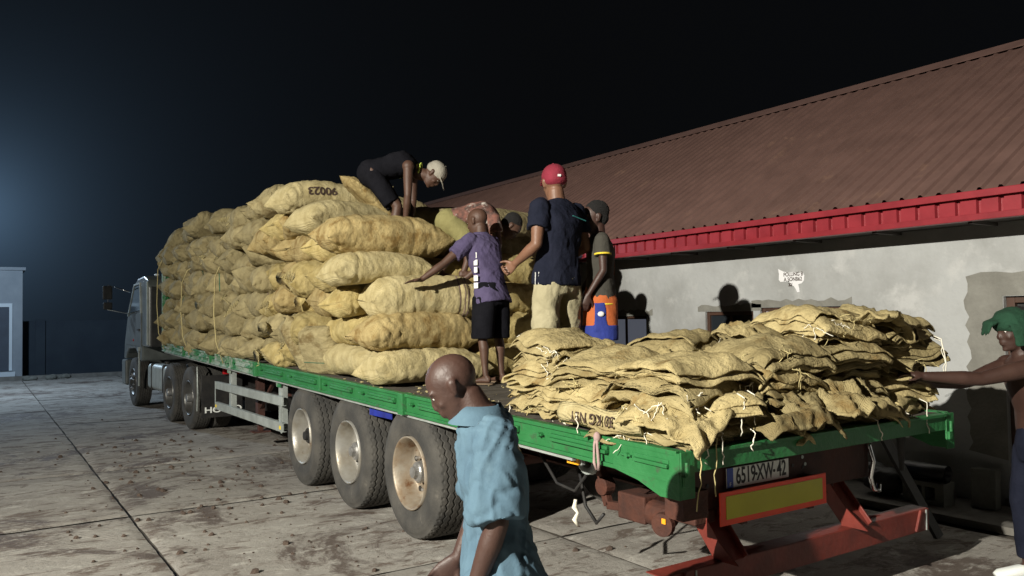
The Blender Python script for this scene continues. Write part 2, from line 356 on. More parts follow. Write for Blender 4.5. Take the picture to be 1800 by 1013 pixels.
def clods():
    rnd = random.Random(9); g = MB()
    for k in range(430):
        if rnd.random() < .86: x = rnd.gauss(-.9, .9); y = rnd.gauss(6.2, 2.6)
        else: x = rnd.uniform(-8, 3); y = rnd.uniform(-2, 20)
        r = rnd.choice([.006, .009, .012, .016, .022, .03]) * rnd.uniform(.7, 1.1)
        a = rnd.uniform(0, 6); n = 6
        vs = [(x+r*1.3*math.cos(a+i*PI/3)*rnd.uniform(.6, 1.1), y+r*math.sin(a+i*PI/3)*rnd.uniform(.6, 1.1), -.002) for i in range(6)]
        vs += [(x+r*.7*math.cos(a+i*PI/3+.3), y+r*.7*math.sin(a+i*PI/3), r*rnd.uniform(.45, .9)) for i in range(6)]
        vs.append((x, y, r*1.0))
        g.add(vs, [(i, (i+1) % 6, 6+(i+1) % 6, 6+i) for i in range(6)]+[(6+i, 6+(i+1) % 6, 12) for i in range(6)])
    o = g.build('dirt_clods', 'clod', kind='stuff'); tag(o, 'small dark dirt clods scattered over the concrete yard', 'dirt')
clods()

# ------------------------------------------------------------ warehouse
WX = 4.7
def warehouse():
    w = thing('warehouse', 'long low grey cement warehouse with maroon ribbed metal roof and red fascia', 'building', (WX, 6, 0))
    z1 = 2.56
    # windows: (y0,y1,z0,z1)
    wins = [(5.27, 6.2, 1.15, 1.77, 'winglow2'), (3.455, 4.205, .95, 1.81, 'glass'), (2.287, 3.356, .95, 1.845, 'winglow')]
    door = (-.75, .68, 0.12, 1.90)
    holes = sorted([(a, b, c, d) for a, b, c, d, e in wins]+[door])
    # wall as a grid with holes, built from vertical strips
    g = MB(); y = -6.0; T = .22
    for a, b, c, d in holes:
        g.box((WX, y, 0), (WX+T, a, z1)); 
        if c > .2: g.box((WX, a, 0), (WX+T, b, c))
        g.box((WX, a, d), (WX+T, b, z1)); y = b
    g.box((WX, y, 0), (WX+T, 24, z1))
    g.build('wall', 'plaster', w)
    # reveals, frames, panes
    for a, b, c, d, m in wins:
        f = MB(); t = .045; x0, x1 = WX+.03, WX+.09
        f.box((x0, a, c), (x1, a+t, d)); f.box((x0, b-t, c), (x1, b, d)); f.box((x0, a+t, d-t), (x1, b-t, d)); f.box((x0, a+t, c), (x1, b-t, c+t))
        mid = (a+b)/2; f.box((x0+.01, mid-.02, c+t), (x1-.01, mid+.02, d-t))
        fo = f.build('window_frame', 'wood', w, bevel=.004)
        for q0, q1 in ((a+t, mid-.02), (mid+.02, b-t)):
            pn = MB(); pn.box((WX+.055, q0, c+t), (WX+.061, q1, d-t)); pn.build('pane', m if m != 'glass' else 'glass', fo)
        rm = MB(); rm.box((WX+T+.35, a-.1, c-.1), (WX+T+.37, b+.1, d+.1)); rm.build('room_back', 'darkwall', w)
        s = MB(); s.box((WX-.03, a-.05, c-.06), (WX+.12, b+.05, c-.004)); s.build('sill', 'patch', w, bevel=.004)
        # rough cement patch round the head
        p = MB(); pts = []; r2 = random.Random(int(a*10))
        n = 16
        for i in range(n+1): pts.append((a-.12+(b-a+.24)*i/n, d+.075+r2.uniform(-.018, .022)))
        for i in range(n, -1, -1): pts.append((a-.12+(b-a+.24)*i/n, d+.003))
        p.poly([(WX-.004, yy, zz) for yy, zz in pts], (.003, 0, 0)); fix_normals(p.build('cement_patch', 'patch', w))
    a, b, c, d = door
    p = MB(); r2 = random.Random(5); out = []
    for i in range(17): out.append((a-.4+(b-a+.72)*i/16, d+.22+r2.uniform(-.03, .03)))
    for i in range(1, 22): out.append((b+.32+r2.uniform(-.03, .03), d+.2-(d-.3)*i/21))
    inn = [(b+.004, .45), (b+.004, d+.004), (a-.4, d+.004)]
    p.poly([(WX-.004, yy, zz) for yy, zz in out+inn], (.003, 0, 0)); fix_normals(p.build('cement_patch', 'patch', w))
    f = MB(); f.box((WX+.05, b-.07, c), (WX+.13, b, d)); f.box((WX+.05, a, d-.06), (WX+.13, b-.07, d)); f.build('door_frame', 'wood', w, bevel=.005)
    dm = MB(); dm.box((WX+.10, a, c), (WX+.14, b-.07, d-.06)); dm.build('door', 'black', w)
    st = MB(); st.box((WX-.01, a-.05, 0), (WX+.2, b+.05, .118)); st.build('door_step', 'patch', w, bevel=.01)
    # plinth apron strip in front of the wall
    # roof: panels with ribs
    ex, ez, rx, rz_ = 4.2, 2.80, 8.07, 5.12
    sx = rx-ex; sz = rz_-ez; L = math.hypot(sx, sz); dxn, dzn = sx/L, sz/L; nx, nz_ = -dzn, dxn
    pitch = .1725; ribs = 6; W = pitch*ribs
    prof = []
    for k in range(ribs):
        y0 = k*pitch; prof += [(y0, 0), (y0+.118, 0), (y0+.132, .027), (y0+.154, .027)]
    prof.append((W+.012, 0))
    y = -4.2; base = None
    rows = 10
    for i in range(23):
        yy = y+i*W
        if base is None:
            V = []; F = []
            for r_ in range(rows+1):
                for (py, h) in prof:
                    s = L*r_/rows; V.append((dxn*s+nx*h, py, dzn*s+nz_*h))
            n = len(prof)
            for r_ in range(rows):
                for k in range(n-1): q = r_*n+k; F.append((q, q+1, q+n+1, q+n))
            b = MB(); b.v = V; b.f = F; base = b.build('roof_panel', 'rooft'); base.parent = w; base.location = Vector((ex, yy, ez))-Vector((WX, 6, 0))
        else:
            c = base.copy(); COL.objects.link(c); c.location = Vector((ex, yy, ez+.0015*(i % 2)))-Vector((WX, 6, 0)); c.parent = w
            if i == 16: pass
    yend = y+23*W
    # back slope + ridge cap
    b = MB(); b.add([(rx, y, rz_), (rx+4, y, rz_-2.4), (rx+4, yend, rz_-2.4), (rx, yend, rz_)], [(0, 1, 2, 3)]); b.build('back_slope', 'rooft', w)
    b = MB(); b.poly([(rx-.22, y, rz_-.132+.045), (rx-.215, y, rz_-.132+.052), (rx, y, rz_+.062), (rx+.2, y, rz_-.09), (rx, y, rz_+.05)], (0, yend-y, 0)); fix_normals(b.build('ridge_cap', 'rooft', w))
    # fascia: ribbed red panels
    fb = None; fp = 2*pitch*.52; nrib = 5; FW = fp*nrib
    for i in range(int(24/FW)):
        yy = y+i*FW
        if fb is None:
            V = []; F = []; pf = []
            for k in range(nrib): q = k*fp; pf += [(q, 0), (q+fp*.72, 0), (q+fp*.76, -.035), (q+fp*.94, -.035), (q+fp*.98, 0)]
            pf.append((FW, 0)); n = len(pf)
            for zz in (0, .17):
                for (py, h) in pf: V.append((-h, py, zz))
            for k in range(n-1): F.append((k, k+n, k+n+1, k+1))
            b = MB(); b.v = V; b.f = F; fb = b.build('fascia_panel', 'fascia'); fb.parent = w; fb.location = Vector((ex+.01, yy, 2.60))-Vector((WX, 6, 0))
        else:
            c = fb.copy(); COL.objects.link(c); c.location = Vector((ex+.01, yy, 2.60))-Vector((WX, 6, 0)); c.parent = w
    b = MB(); b.box((ex-.045, y, 2.765), (ex+.05, yend, 2.798)); b.box((ex-.05, y, 2.735), (ex-.045+.004, yend, 2.7955)); b.build('fascia_top_trim', 'fascia', w, bevel=.003)
    b = MB(); b.box((ex-.035, y, 2.545), (ex+.06, yend, 2.60)); b.build('fascia_bottom_trim', 'fascia', w, bevel=.004)
    b = MB(); b.box((ex+.06, y, 2.562), (WX-.002, yend, 2.58)); b.build('soffit', 'soffit', w)
    for k in range(int((yend-y)/.9)):
        b = MB(); b.box((ex+.06, y+.4+k*.9, 2.53), (WX-.002, y+.44+k*.9, 2.5615)); b.build('soffit_batten', 'soffit', w)
    for s in (y-.002, yend): b = MB(); b.add([(WX, s, 2.5), (rx, s, rz_-.02), (rx+3.5, s, 2.5)], [(0, 1, 2)]); b.build('gable', 'plaster', w)
    # kerb apron
    k = MB(); k.box((3.95, -4, -.01), (WX, 24, .05)); o = k.build('kerb', 'grass', kind='structure')
    # torn paper notice
    t = thing('paper_notice', 'small torn white paper notice with black writing pasted high on the grey wall', 'notice', (WX-.006, 2.90, 2.17))
    pts = [(.15,.02),(.13,.055),(.06,.05),(.02,.066),(-.05,.06),(-.10,.075),(-.165,.105),(-.155,.05),(-.16,-.01),(-.14,-.035),(-.07,-.035),(-.03,-.03),(-.02,-.07),(.02,-.085),(.045,-.12),(.06,-.155),(.09,-.15),(.085,-.11),(.075,-.07),(.12,-.06),(.145,-.03)]
    p = MB(); p.poly([(WX-.006, 2.90+a_*-1.1, 2.17+b_*1.05) for a_, b_ in pts], (.002, 0, 0)); fix_normals(p.build('paper', 'paper', t))
    for s, yy, zz, sz_ in (('POLLING B', 2.88, 2.21, .062), ('A SONB62', 2.885, 2.155, .062), ('20/', 2.92, 2.095, .05)):
        text_mesh('lettering', s, sz_, 'ink', t, frame((WX-.0075, yy, zz), (0, -1, 0), (0, .06, 1)), .85, .0005, .001)
    return w
warehouse()

# ------------------------------------------------------------ far buildings on the left
def far():
    b = thing('gatehouse', 'pale flat roofed block at the far left with white framed dark doorway', 'building', (-4, 31, 0))
    g = MB(); g.box((-9, 29, 0), (-1.63, 33, 3.62)); g.build('wall', 'farwall', b, bevel=.02)
    g = MB(); g.box((-9.1, 28.95, 3.62), (-1.55, 33.05, 3.72)); g.build('roof', 'farwall', b)
    f = MB(); f.box((-3.4, 28.93, .25), (-3.3, 28.99, 2.5)); f.box((-2.02, 28.93, .25), (-1.93, 28.99, 2.5)); f.box((-3.3, 28.93, 2.38), (-2.02, 28.99, 2.5)); f.build('door_frame', 'farframe', b)
    f = MB(); f.box((-3.3, 28.96, .25), (-2.02, 28.995, 2.38)); f.build('door', 'fardoor', b)
    f = MB(); f.box((-3.5, 28.6, 0), (-1.85, 28.94, .22)); f.build('step', 'farframe', b)
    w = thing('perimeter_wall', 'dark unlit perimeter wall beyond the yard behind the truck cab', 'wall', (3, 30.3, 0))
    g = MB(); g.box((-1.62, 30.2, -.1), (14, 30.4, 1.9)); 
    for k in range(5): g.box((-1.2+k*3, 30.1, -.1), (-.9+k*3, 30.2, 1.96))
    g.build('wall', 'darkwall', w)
    k = MB(); k.box((-16, 27.65, -.02), (16, 27.95, .11)); k.build('kerb', 'grass', kind='structure')
    m = thing('rubble_mound', 'low pale rubble mound at the yard edge by the gatehouse corner', 'rubble', (-1.0, 27.3, 0))
    g = MB(); r = random.Random(4)
    for q in range(14): 
        s = r.uniform(.06, .16); g.ell((-1.1+r.uniform(-.6, .9), 27.3+r.uniform(-.25, .2), s*.4), (s, s*.8, s*.6), n=8, m=6)
    g.build('rubble', 'block', m, kind='stuff')
far()

# ------------------------------------------------------------ wheels
def tyre_mesh(Rr=.53, Wd=.385, seg=300, rimr=.292):
    # axis X, outer face at x=0, tyre extends to x=Wd
    prof = []
    prof += [(.045, rimr-.004), (.012, rimr+.012), (.002, rimr+.05), (-.004, rimr+.11), (-.003, rimr+.145), (.006, rimr+.18), (.018, Rr-.035), (.024, Rr-.012)]
    tr0, tr1 = .032, Wd-.032; nt = 56
    tread = [tr0+(tr1-tr0)*i/nt for i in range(nt+1)]
    grooves = [tr0+(tr1-tr0)*q for q in (.14, .32, .5, .68, .86)]
    pr = prof+[(x, None) for x in tread]+[(Wd-a, r) for a, r in prof[::-1]]
    V = []; n = len(pr)
    for k in range(seg):
        t = 2*PI*k/seg; ct, st = math.cos(t), math.sin(t)
        for x, r in pr:
            if r is None:
                r = Rr+.004-.02*((x-Wd/2)/(Wd/2))**4
                ph = (k % 6)/6; zig = abs(ph-.5)*2-.5
                for gi, gx in enumerate(grooves):
                    if abs(x-gx-.020*zig*(1 if gi % 2 else -1)) < .0062: r -= .014
                if (x-tr0 < .012 or tr1-x < .012) and (k % 6) < 2: r -= .006
            V.append((x, r*ct, r*st))
    F = []
    for k in range(seg):
        k2 = (k+1) % seg
        for i in range(n-1): F.append((k*n+i, k2*n+i, k2*n+i+1, k*n+i+1))
    m = MB(); m.v = V; m.f = F; return m
def annulus_nuts(m, x, r, n, rad, h=.03):
    for k in range(n):
        a = 2*PI*k/n+.2; c = (x, r*math.cos(a), r*math.sin(a)); m.cyl(c, (x-h, c[1], c[2]), rad, rad*.8, 6)
def make_wheel(parent, kind, rimmat='rim'):
    ty = tyre_mesh().build('tyre', 'rubber', parent, smooth=False) if kind == 'trailer' else None
    return ty
TY = None
def wheel_at(parent, x, y, z, side=1, rimmat='rim', style='deep', Rr=.53, Wd=.385, hubm='hub'):
    """side=1: outer face towards -X"""
    global TY
    e = bpy.data.objects.new('wheel', None); COL.objects.link(e); e.parent = parent; off = OFF.get(parent.name, Vector((0,0,0)))
    e.location = Vector((x, y, z))-off; e.rotation_euler = (random.uniform(0, 6), 0, 0 if side == 1 else PI); e.scale = (1, Rr/.53, Rr/.53)
    if TY is None: TY = tyre_mesh(); TY = fix_normals(TY.build('tyre', 'rubber', e))
    else:
        c = TY.copy(); COL.objects.link(c); c.parent = e
        c.scale = (Wd/.385, 1, 1)
    r = MB()
    if style == 'deep':
        r.lathe([(.030, .296), (-.004, .297), (-.008, .290), (.004, .282), (.03, .270), (.055, .262), (.15, .250), (.175, .245), (.185, .225), (.175, .20), (.165, .13), (.15, .12)], (0,0,0), n=64)
        ro = r.build('rim', rimmat, e, smooth=True)
        b = MB(); b.cyl((.17, 0, 0), (.075, 0, 0), .095, .085, 24); b.cyl((.075, 0, 0), (.062, 0, 0), .085, .07, 24); b.cyl((.062, 0, 0), (.03, 0, 0), .052, .048, 8); annulus_nuts(b, .175, .165, 10, .017, .04)
        b.build('hub', hubm, e, bevel=.003)
        hs = MB()
        for k in range(10):
            a = 2*PI*k/10; c = Vector((.176, .212*math.cos(a), .212*math.sin(a))); hs.cyl(c, c-Vector((.012, 0, 0)), .022, .022, 12)
        hs.build('hole_shade_disc', 'black', e)  # black discs on the rim stand in for the dark inside open holes
    else:
        r.lathe([(.03, .292), (-.002, .294), (-.004, .288), (.008, .28), (.03, .27), (.09, .262), (.13, .24), (.15, .20), (.155, .15), (.12, .125), (.10, .10), (.095, .0)] if style == 'dual' else
                [(.03, .292), (-.002, .294), (-.004, .288), (.01, .28), (.04, .262), (.045, .22), (.01, .19), (-.015, .16), (-.02, .11), (-.03, .09), (-.06, .08), (-.065, 0)], (0,0,0), n=64)
        r.build('rim', rimmat, e, smooth=True)
        b = MB(); annulus_nuts(b, .125 if style == 'dual' else .0, .165, 10, .015, .03)
        if style == 'dual': b.cyl((.12, 0, 0), (-.03, 0, 0), .08, .07, 20)
        b.build('hub', hubm, e, bevel=.003)
    return e
# ------------------------------------------------------------ trailer
def trailer():
    t = thing('flatbed_trailer', 'long green sided flatbed semi trailer with three left wheels and dark red bumper', 'trailer', (1.25, 0, 0))
    Ln = 13.42; Wd = 2.5
    # deck boards, across
    r = random.Random(2); nb = 0; y = .06; bm0 = {}
    while y < Ln-.02:
        w = .19; g = MB(); z = dk(y); h = r.uniform(-.002, .002)
        g.box((.05, y+.003, z-.035+h), (Wd-.05, min(y+w-.003, Ln-.02), z-.002+h)); g.build('deck_board', 'deck', t); y += w
    # side rails: bays
    bays = [(.02, .44), (.44, 3.07), (3.14, 5.0), (5.0, 7.2), (7.32, 9.6), (9.66, 11.5), (11.55, 13.40)]
    for x0, x1, sgn in ((0, .05, -1), (Wd-.05, Wd, 1)):
        for bi, (a, b) in enumerate(bays):
            g = MB(); fx = x0 if sgn < 0 else x1
            g.box((x0+.006, a, dk(0)-.155), (x1, b, dk(0)+.004))            # web
            lo, hi = (fx-.012, fx+.01) if sgn < 0 else (fx-.01, fx+.012)
            g.box((lo, a, dk(0)-.018), (hi, b, dk(0)+.0062))               # top lip
            g.box((lo+.001, a, dk(0)-.157), (hi, b, dk(0)-.135))            # bottom lip
            for v in range(len(g.v)): pass
            g.shear(); o = g.build('side_rail', 'green' if bi < 4 else 'greenworn', t, bevel=.003)
            if sgn < 0:
                # raised hinge ledges and latches
                L = b-a; nled = max(1, round(L/.95))
                for k in range(nled):
                    q0 = a+L*(k+.12)/nled; q1 = a+L*(k+.72)/nled
                    h = MB(); h.box((-.030, q0, dk(0)-.085), (.004, q1, dk(0)-.066)); h.box((-.016, q0, dk(0)-.066), (.004, q1, dk(0)-.045)); h.shear(); h.build('rail_ledge', 'green' if bi < 4 else 'greenworn', t, bevel=.003)
                    c = MB(); yc = a+L*(k+.84)/nled; c.cyl((.01, yc, dk(0)-.065), (-.03, yc, dk(0)-.065), .013, .013, 10); c.cyl((-.02, yc-.03, dk(0)-.065), (-.02, yc+.05, dk(0)-.067), .007, .007, 8); c.shear(); c.build('latch', 'green', t)
    for yb in (3.105, 7.26):
        g = MB(); g.box((-.035, yb-.045, dk(0)-.165), (.06, yb+.045, dk(0)+.008)); g.shear(); g.build('rail_post', 'green', t, bevel=.005)
    for yb in (5.0, 9.63, 11.52):
        g = MB(); g.box((-.02, yb-.02, dk(0)-.15), (.05, yb+.02, dk(0)+.006)); g.shear(); g.build('rail_post', 'green', t, bevel=.004)
    # pale load-securing strip under rail
    g = MB(); g.box((.02, .9, dk(0)-.185), (.05, 13.3, dk(0)-.158)); g.shear(); g.build('lower_strip', 'alu', t)
    # corner gusset plates + rear beam
    for xs in (0, Wd):
        sg = -1 if xs == 0 else 1
        g = MB(); g.poly([(xs+sg*.010, yy, zz) for yy, zz in [(.0, 1.10), (.0, .87), (.14, .87), (.30, .925), (.50, .96), (.50, 1.02), (.5, 1.10)]], (-sg*.014, 0, 0)); fix_normals(g.build('corner_plate', 'green', t, bevel=.002))
        g = MB(); a_, b_ = (xs-.009, xs+.085) if xs == 0 else (xs-.085, xs+.009)
        g.box((a_, -.012, .875), (b_, .0, 1.108)); g.build('corner_plate', 'green', t, bevel=.003)
        c = MB(); c.cyl((a_+.02, -.03, .99), (a_+.02, -.03, 1.06), .01, .01, 8); c.box((a_+.005, -.03, .94), (a_+.04, -.012, .99)); c.build('latch', 'green', t, bevel=.002)
    g = MB(); g.box((.085, -.006, 1.0), (Wd-.085, .05, 1.106)); g.box((.085, -.022, 1.088), (Wd-.085, .0, 1.1085)); g.build('rear_beam', 'green', t, bevel=.003)
    # chassis
    for x in (.78, 1.64):
        g = MB(); g.box((x, .35, .90), (x+.13, 8.9, .915)); g.box((x, .35, .62), (x+.13, 8.9, .635)); g.box((x+.055, .35, .635), (x+.07, 8.9, .90))
        g.box((x, 8.9, 1.0), (x+.13, 13.2, 1.015)); g.box((x, 8.9, .84), (x+.13, 13.2, .855)); g.box((x+.055, 8.9, .855), (x+.07, 13.2, 1.0))
        g.shear(); g.build('chassis_beam', 'chassis', t)
    y = .6
    while y < 13:
        g = MB(); g.box((.05, y, .93), (2.45, y+.05, 1.06)); g.shear(); g.build('cross_member', 'chassis', t); y += .62
    # longitudinal outrigger (dark edge seen under rail)
    for x in (.16, 2.30):
        g = MB(); g.box((x, .62, .895), (x+.04, 6.2, .975)); g.shear(); g.build('outrigger_beam', 'chassis', t)
    # axles
    AY = [3.107, 4.417, 5.727]
    for ay in AY:
        g = MB(); g.cyl((.25, ay, .53), (2.25, ay, .53), .065, .065, 16); g.build('axle', 'chassis', t, smooth=True)
        for x in (.5, 2.0):
            g = MB(); g.box((x-.04, ay-.45, .60), (x+.04, ay+.45, .64)); g.box((x-.06, ay-.09, .45), (x+.06, ay+.09, .60)); g.bar((x, ay-.45, .62), (x+.1, ay-.5, .9), .06, .05); g.build('spring', 'rust', t, bevel=.004)
            g = MB(); g.cyl((x+.12, ay-.2, .66), (x+.12, ay-.02, .72), .09, .09, 16); g.build('brake_chamber', 'black', t)
    # suspension hanger, brake arm and bushing seen behind rear wheel
    g = MB(); g.lathe([(0, .10), (.03, .105), (.06, .10), (.06, .062), (.03, .058), (0, .062), (0, .10)], (.40, 1.25, .86), n=24); g.build('spring_bush', 'alu', t, smooth=True)
    g = MB(); g.cyl((.42, 1.13, .70), (.50, 1.13, .70), .058, .058, 16); g.bar((.46, 1.13, .66), (.46, 1.10, .58), .05, .05, up=(1, 0, 0)); g.bar((.46, 1.10, .585), (.46, .84, .61), .05, .05); g.bar((.46, 1.2, .84), (.46, 1.13, .72), .05, .06, up=(1,0,0)); g.build('swing_arm', 'rust', t, bevel=.006)
    g = MB(); g.box((.36, .66, .56), (.62, .90, .72)); g.cyl((.42, .66, .63), (.42, .50, .63), .075, .07, 16); g.box((.40, .30, .62), (.56, .52, .70)); g.build('gear_box', 'rust', t, bevel=.01)
    g = MB(); g.cyl((.36, .50, .60), (.33, .49, .60), .07, .065, 18); g.build('side_lamp', 'rust', t)
    g = MB(); g.box((.33, .46, .61), (.335, .50, .64)); g.build('reflector', 'amber', t)
    # wheels
    for k, ay in enumerate(AY):
        wheel_at(t, .04, ay, .53, 1, ['rimrust', 'rim', 'rim'][k], 'deep', hubm='black' if k == 2 else 'hub')
        wheel_at(t, Wd-.04, ay, .53, -1, 'rim', 'deep')
    # blue flap
    g = MB(); g.box((.10, 3.55, .915), (.108, 4.02, 1.0)); g.build('mudguard_strip', 'blue', t)
    for ay in AY[1:]:
        g = MB(); g.box((.12, ay-.65-.1, .98), (.5, ay-.65+.06, 1.09)); g.build('air_bag', 'black', t, bevel=.02)
    # rail lamp amber + red sticker
    g = MB(); g.box((.085, .93, .90), (.10, 1.04, .945)); g.build('marker_lamp', 'amber', t, bevel=.004)
    g = MB(); g.box((.10, .915, .90), (.13, 1.055, .965)); g.build('lamp_bracket', 'alu', t, bevel=.003)
    for q in (-.03, 0, .03): 
        d = MB(); d.cyl((.084, .985+q, .92), (.081, .985+q, .92), .006, .006, 8); d.build('lamp_screw', 'black', t)
    g = MB(); g.box((.14, 1.62, .93), (.155, 1.66, .975)); g.build('reflector', 'redlens', t)
    # rear lamp
    for x in (.16,):
        g = MB(); g.cyl((x, .12, .80), (x, .08, .80), .030, .030, 18); g.build('tail_lamp', 'redlens', t, bevel=.004)
        g = MB(); g.box((x-.08, .07, .74), (x+.1, .2, .88)); g.build('lamp_bracket', 'rust', t)
    # rear underrun frame, plate, retro panel
    g = MB(); g.box((.38, .30, .70), (2.02, .32, .97)); g.box((.38, .27, .955), (2.02, .36, .985)); g.build('rear_cross_plate', 'chassis', t, bevel=.003)
    for x, y in ((1.28, .296), (1.33, .296), (1.31, .296)):
        pass
    for k, (x, z) in enumerate([(1.335, .90), (1.36, .855), (1.24, .86), (1.34, .84), (.50, .83), (.47, .90)]):
        d = MB(); d.cyl((x, .30, z), (x, .296, z), .011, .011, 10); d.build('hole_disc', 'alu' if k < 2 else 'black', t)  # discs set on the plate; black ones paint the dark of open holes
    for x0, up in ((.56, 1), (1.72, 1)):
        g = MB(); p0 = (x0, .56, .90); p1 = (x0, .16, .44)
        # channel section arm leaning down and back
        g.bar(p0, p1, .14, .012); 
        for dx in (-.07, .07): g.bar((x0+dx, .575, .915-.02), (x0+dx, .175, .455-.02), .012, .10)
        g.build('underrun_arm', 'redp', t, bevel=.003)
        g = MB(); g.poly([(x0-.10, .24, .452), (x0-.10, .06, .452), (x0-.10, .20, .56)], (.01, 0, 0)); g.build('gusset', 'redp', t)
        g = MB(); g.poly([(x0+.09, .24, .452), (x0+.34, .24, .452), (x0+.16, .24, .475), (x0+.09, .24, .54)], (0, .008, 0)); fix_normals(g.build('gusset', 'redp', t))
    g = MB(); g.box((.02, .17, .445), (2.48, .29, .452)); g.box((.02, .165, .31), (2.48, .172, .449)); g.box((.02, .17, .305), (2.48, .29, .312)); g.build('underrun_bar', 'redp', t, bevel=.002)
    for x in (.15, 2.34):
        g = MB(); g.bar((x+.03, .155, .45), (x-.03, .155, .32), .02, .016, up=(0,1,0)); g.build('weld_bar', 'redp', t)
        g = MB(); g.box((x+.10, .158, .31), (x+.11, .1645, .445)); g.build('seam', 'alu', t)
    pl = MB(); pl.box((.64, .292-.012, .80), (1.18, .292-.004, .912)); po = pl.build('number_plate', 'plate', t, bevel=.002)
    b = MB(); b.box((.64, .2785, .801), (.69, .2805, .911)); b.build('plate_band', 'plateblue', po)
    text_mesh('lettering', '6519', .128, 'plateblk', po, frame((.797, .2785, .857), (1, 0, 0), (0, 0, 1)), .66, .0006, .0022)
    text_mesh('lettering', 'XW', .128, 'plateblk', po, frame((.965, .2785, .857), (1, 0, 0), (0, 0, 1)), .66, .0006, .0022)
    text_mesh('lettering', '42', .128, 'plateblk', po, frame((1.112, .2785, .857), (1, 0, 0), (0, 0, 1)), .66, .0006, .0022)
    for x in (.888, 1.045):
        d = MB(); d.cyl((x, .281, .855), (x, .2775, .855), .009, .009, 12); d.build('dot', 'plateblk', po)
    text_mesh('lettering', 'F', .03, 'plate', po, frame((.665, .278, .82), (1, 0, 0), (0, 0, 1)), 1, .0006, 0)
    pn = MB(); pn.box((.52, .225, .615), (1.46, .235, .80)); o = pn.build('retro_panel', 'orange', t, bevel=.002)
    pn = MB(); pn.box((.565, .2225, .648), (1.42, .226, .775)); pn.build('panel_centre', 'yellow', o)
    for x in (.7, 1.3):
        g = MB(); g.box((x, .236, .6), (x+.05, .30, .8)); g.build('panel_bracket', 'chassis', t)
    # things behind to the right: blue toolbox, disc lamp, hose, pale strip
    g = MB(); g.box((1.98, .62, .80), (2.42, .95, .99)); g.box((1.50, .55, .955), (1.95, .6, 1.0)); g.build('tool_box', 'bluebox', t, bevel=.01)
    g = MB(); g.cyl((1.80, .335, .84), (1.80, .315, .84), .062, .055, 24); g.build('disc_reflector', 'alu', t, bevel=.005, smooth=False)
    g = MB(); g.tube([(2.02, .3, .98), (2.0, .28, .90), (2.03, .27, .80), (1.99, .27, .70), (2.02, .27, .62), (2.08, .27, .60), (2.1, .28, .64)], .016, 8); g.build('air_hose', 'chrome', t, smooth=True)
    g = MB(); g.poly([(2.02, .20, .98), (2.36, .20, .995), (2.36, .2, 1.0), (2.02, .20, .96)], (0, .02, 0)); g.poly([(2.1, .2, .97), (2.34, .2, .99), (2.34, .2, .93)], (0, .01, 0)); fix_normals(g.build('corner_stay', 'alu', t))
    g = MB(); g.cyl((2.27, .22, .95), (2.27, .22, .78), .03, .02, 10); g.cyl((2.27, .22, .78), (2.27, .22, .72), .016, .016, 8); g.build('rope_hook', 'black', t)
    # hoses hanging
    g = MB(); g.tube([(.5, 1.9, .8), (.5, 1.7, .62), (.5, 1.5, .60), (.5, 1.38, .72), (.5, 1.35, .85)], .012, 6); g.tube([(.6, 1.6, .8), (.55, 1.45, .5), (.52, 1.3, .42), (.5, 1.2, .5)], .012, 6); g.build('air_hose', 'black', t, smooth=True)
    g = MB(); g.tube([(.48, 1.47, .55), (.47, 1.47, .50), (.49, 1.46, .46), (.46, 1.46, .42), (.48, 1.45, .38)], [.012, .02, .012, .018, .01], 6); g.build('rag', 'twine', t, smooth=True)
    # side guard rails + brackets
    for z0 in (.80, .50):
        g = MB(); g.box((.03, 6.36, z0), (.055, 9.50, z0+.105)); g.box((.055, 6.36, z0+.098), (.085, 9.5, z0+.105)); g.box((.055, 6.36, z0), (.085, 9.5, z0+.007)); g.build('guard_rail', 'alu', t, bevel=.004)
    for y in (6.38, 9.48):
        g = MB(); g.box((.026, y-.018, .49), (.032, y+.018, .91)); g.build('guard_strap', 'alu', t)
        g = MB(); g.box((.024, y-.03+(.04 if y < 8 else -.04), .53), (.0295, y+.03+(.04 if y < 8 else -.04), .57)); g.build('reflector', 'yellowc', t)
    for y in (6.62, 8.88):
        g = MB(); g.box((.09, y-.05, .50), (.10, y+.05, dk(y)-.16)); g.box((.10, y-.05, .50), (.17, y-.042, dk(y)-.16)); g.build('guard_bracket', 'alu', t, bevel=.003)
        g = MB(); g.poly([(.07, y-.09, dk(y)-.155), (.07, y+.09, dk(y)-.155), (.07, y+.07, dk(y)-.25), (.07, y-.07, dk(y)-.25)], (.014, 0, 0)); g.build('bracket_plate', 'greenworn', t)
    # landing legs
    for x in (.42, 1.98):
        g = MB(); g.box((x-.05, 8.5, .42), (x+.05, 8.62, 1.12)); g.box((x-.035, 8.525, .25), (x+.035, 8.595, .42)); g.box((x-.12, 8.45, .23), (x+.12, 8.67, .25)); g.build('landing_leg', 'chassis', t, bevel=.004)
        g = MB(); g.bar((x, 8.55, .55), (x, 7.75, 1.08), .04, .04); g.build('leg_brace', 'chassis', t)
    g = MB(); g.box((.42, 8.54, .70), (1.98, 8.58, .74)); g.build('leg_cross_shaft', 'chassis', t)
    g = MB(); g.cyl((.95, 7.2, .72), (.95, 8.3, .76), .17, .17, 20); g.cyl((1.5, 7.2, .72), (1.5, 8.3, .76), .17, .17, 20); g.build('air_tank', 'black', t, smooth=False)
    # headboard
    g = MB(); g.box((0, 13.40, dk(13)-.1), (.06, 13.46, 2.90)); g.box((2.44, 13.40, dk(13)-.1), (2.5, 13.46, 2.90)); g.box((.06, 13.41, 2.82), (2.44, 13.45, 2.90)); g.box((.06, 13.41, 1.3), (2.44, 13.45, 1.36)); g.build('headboard_frame', 'greenworn', t, bevel=.004)
    for k in range(7):
        g = MB(); g.box((.06, 13.42, 1.36+k*.208), (2.44, 13.44, 1.36+k*.208+.2)); g.build('headboard_panel', 'green', t)
    return t
trailer()

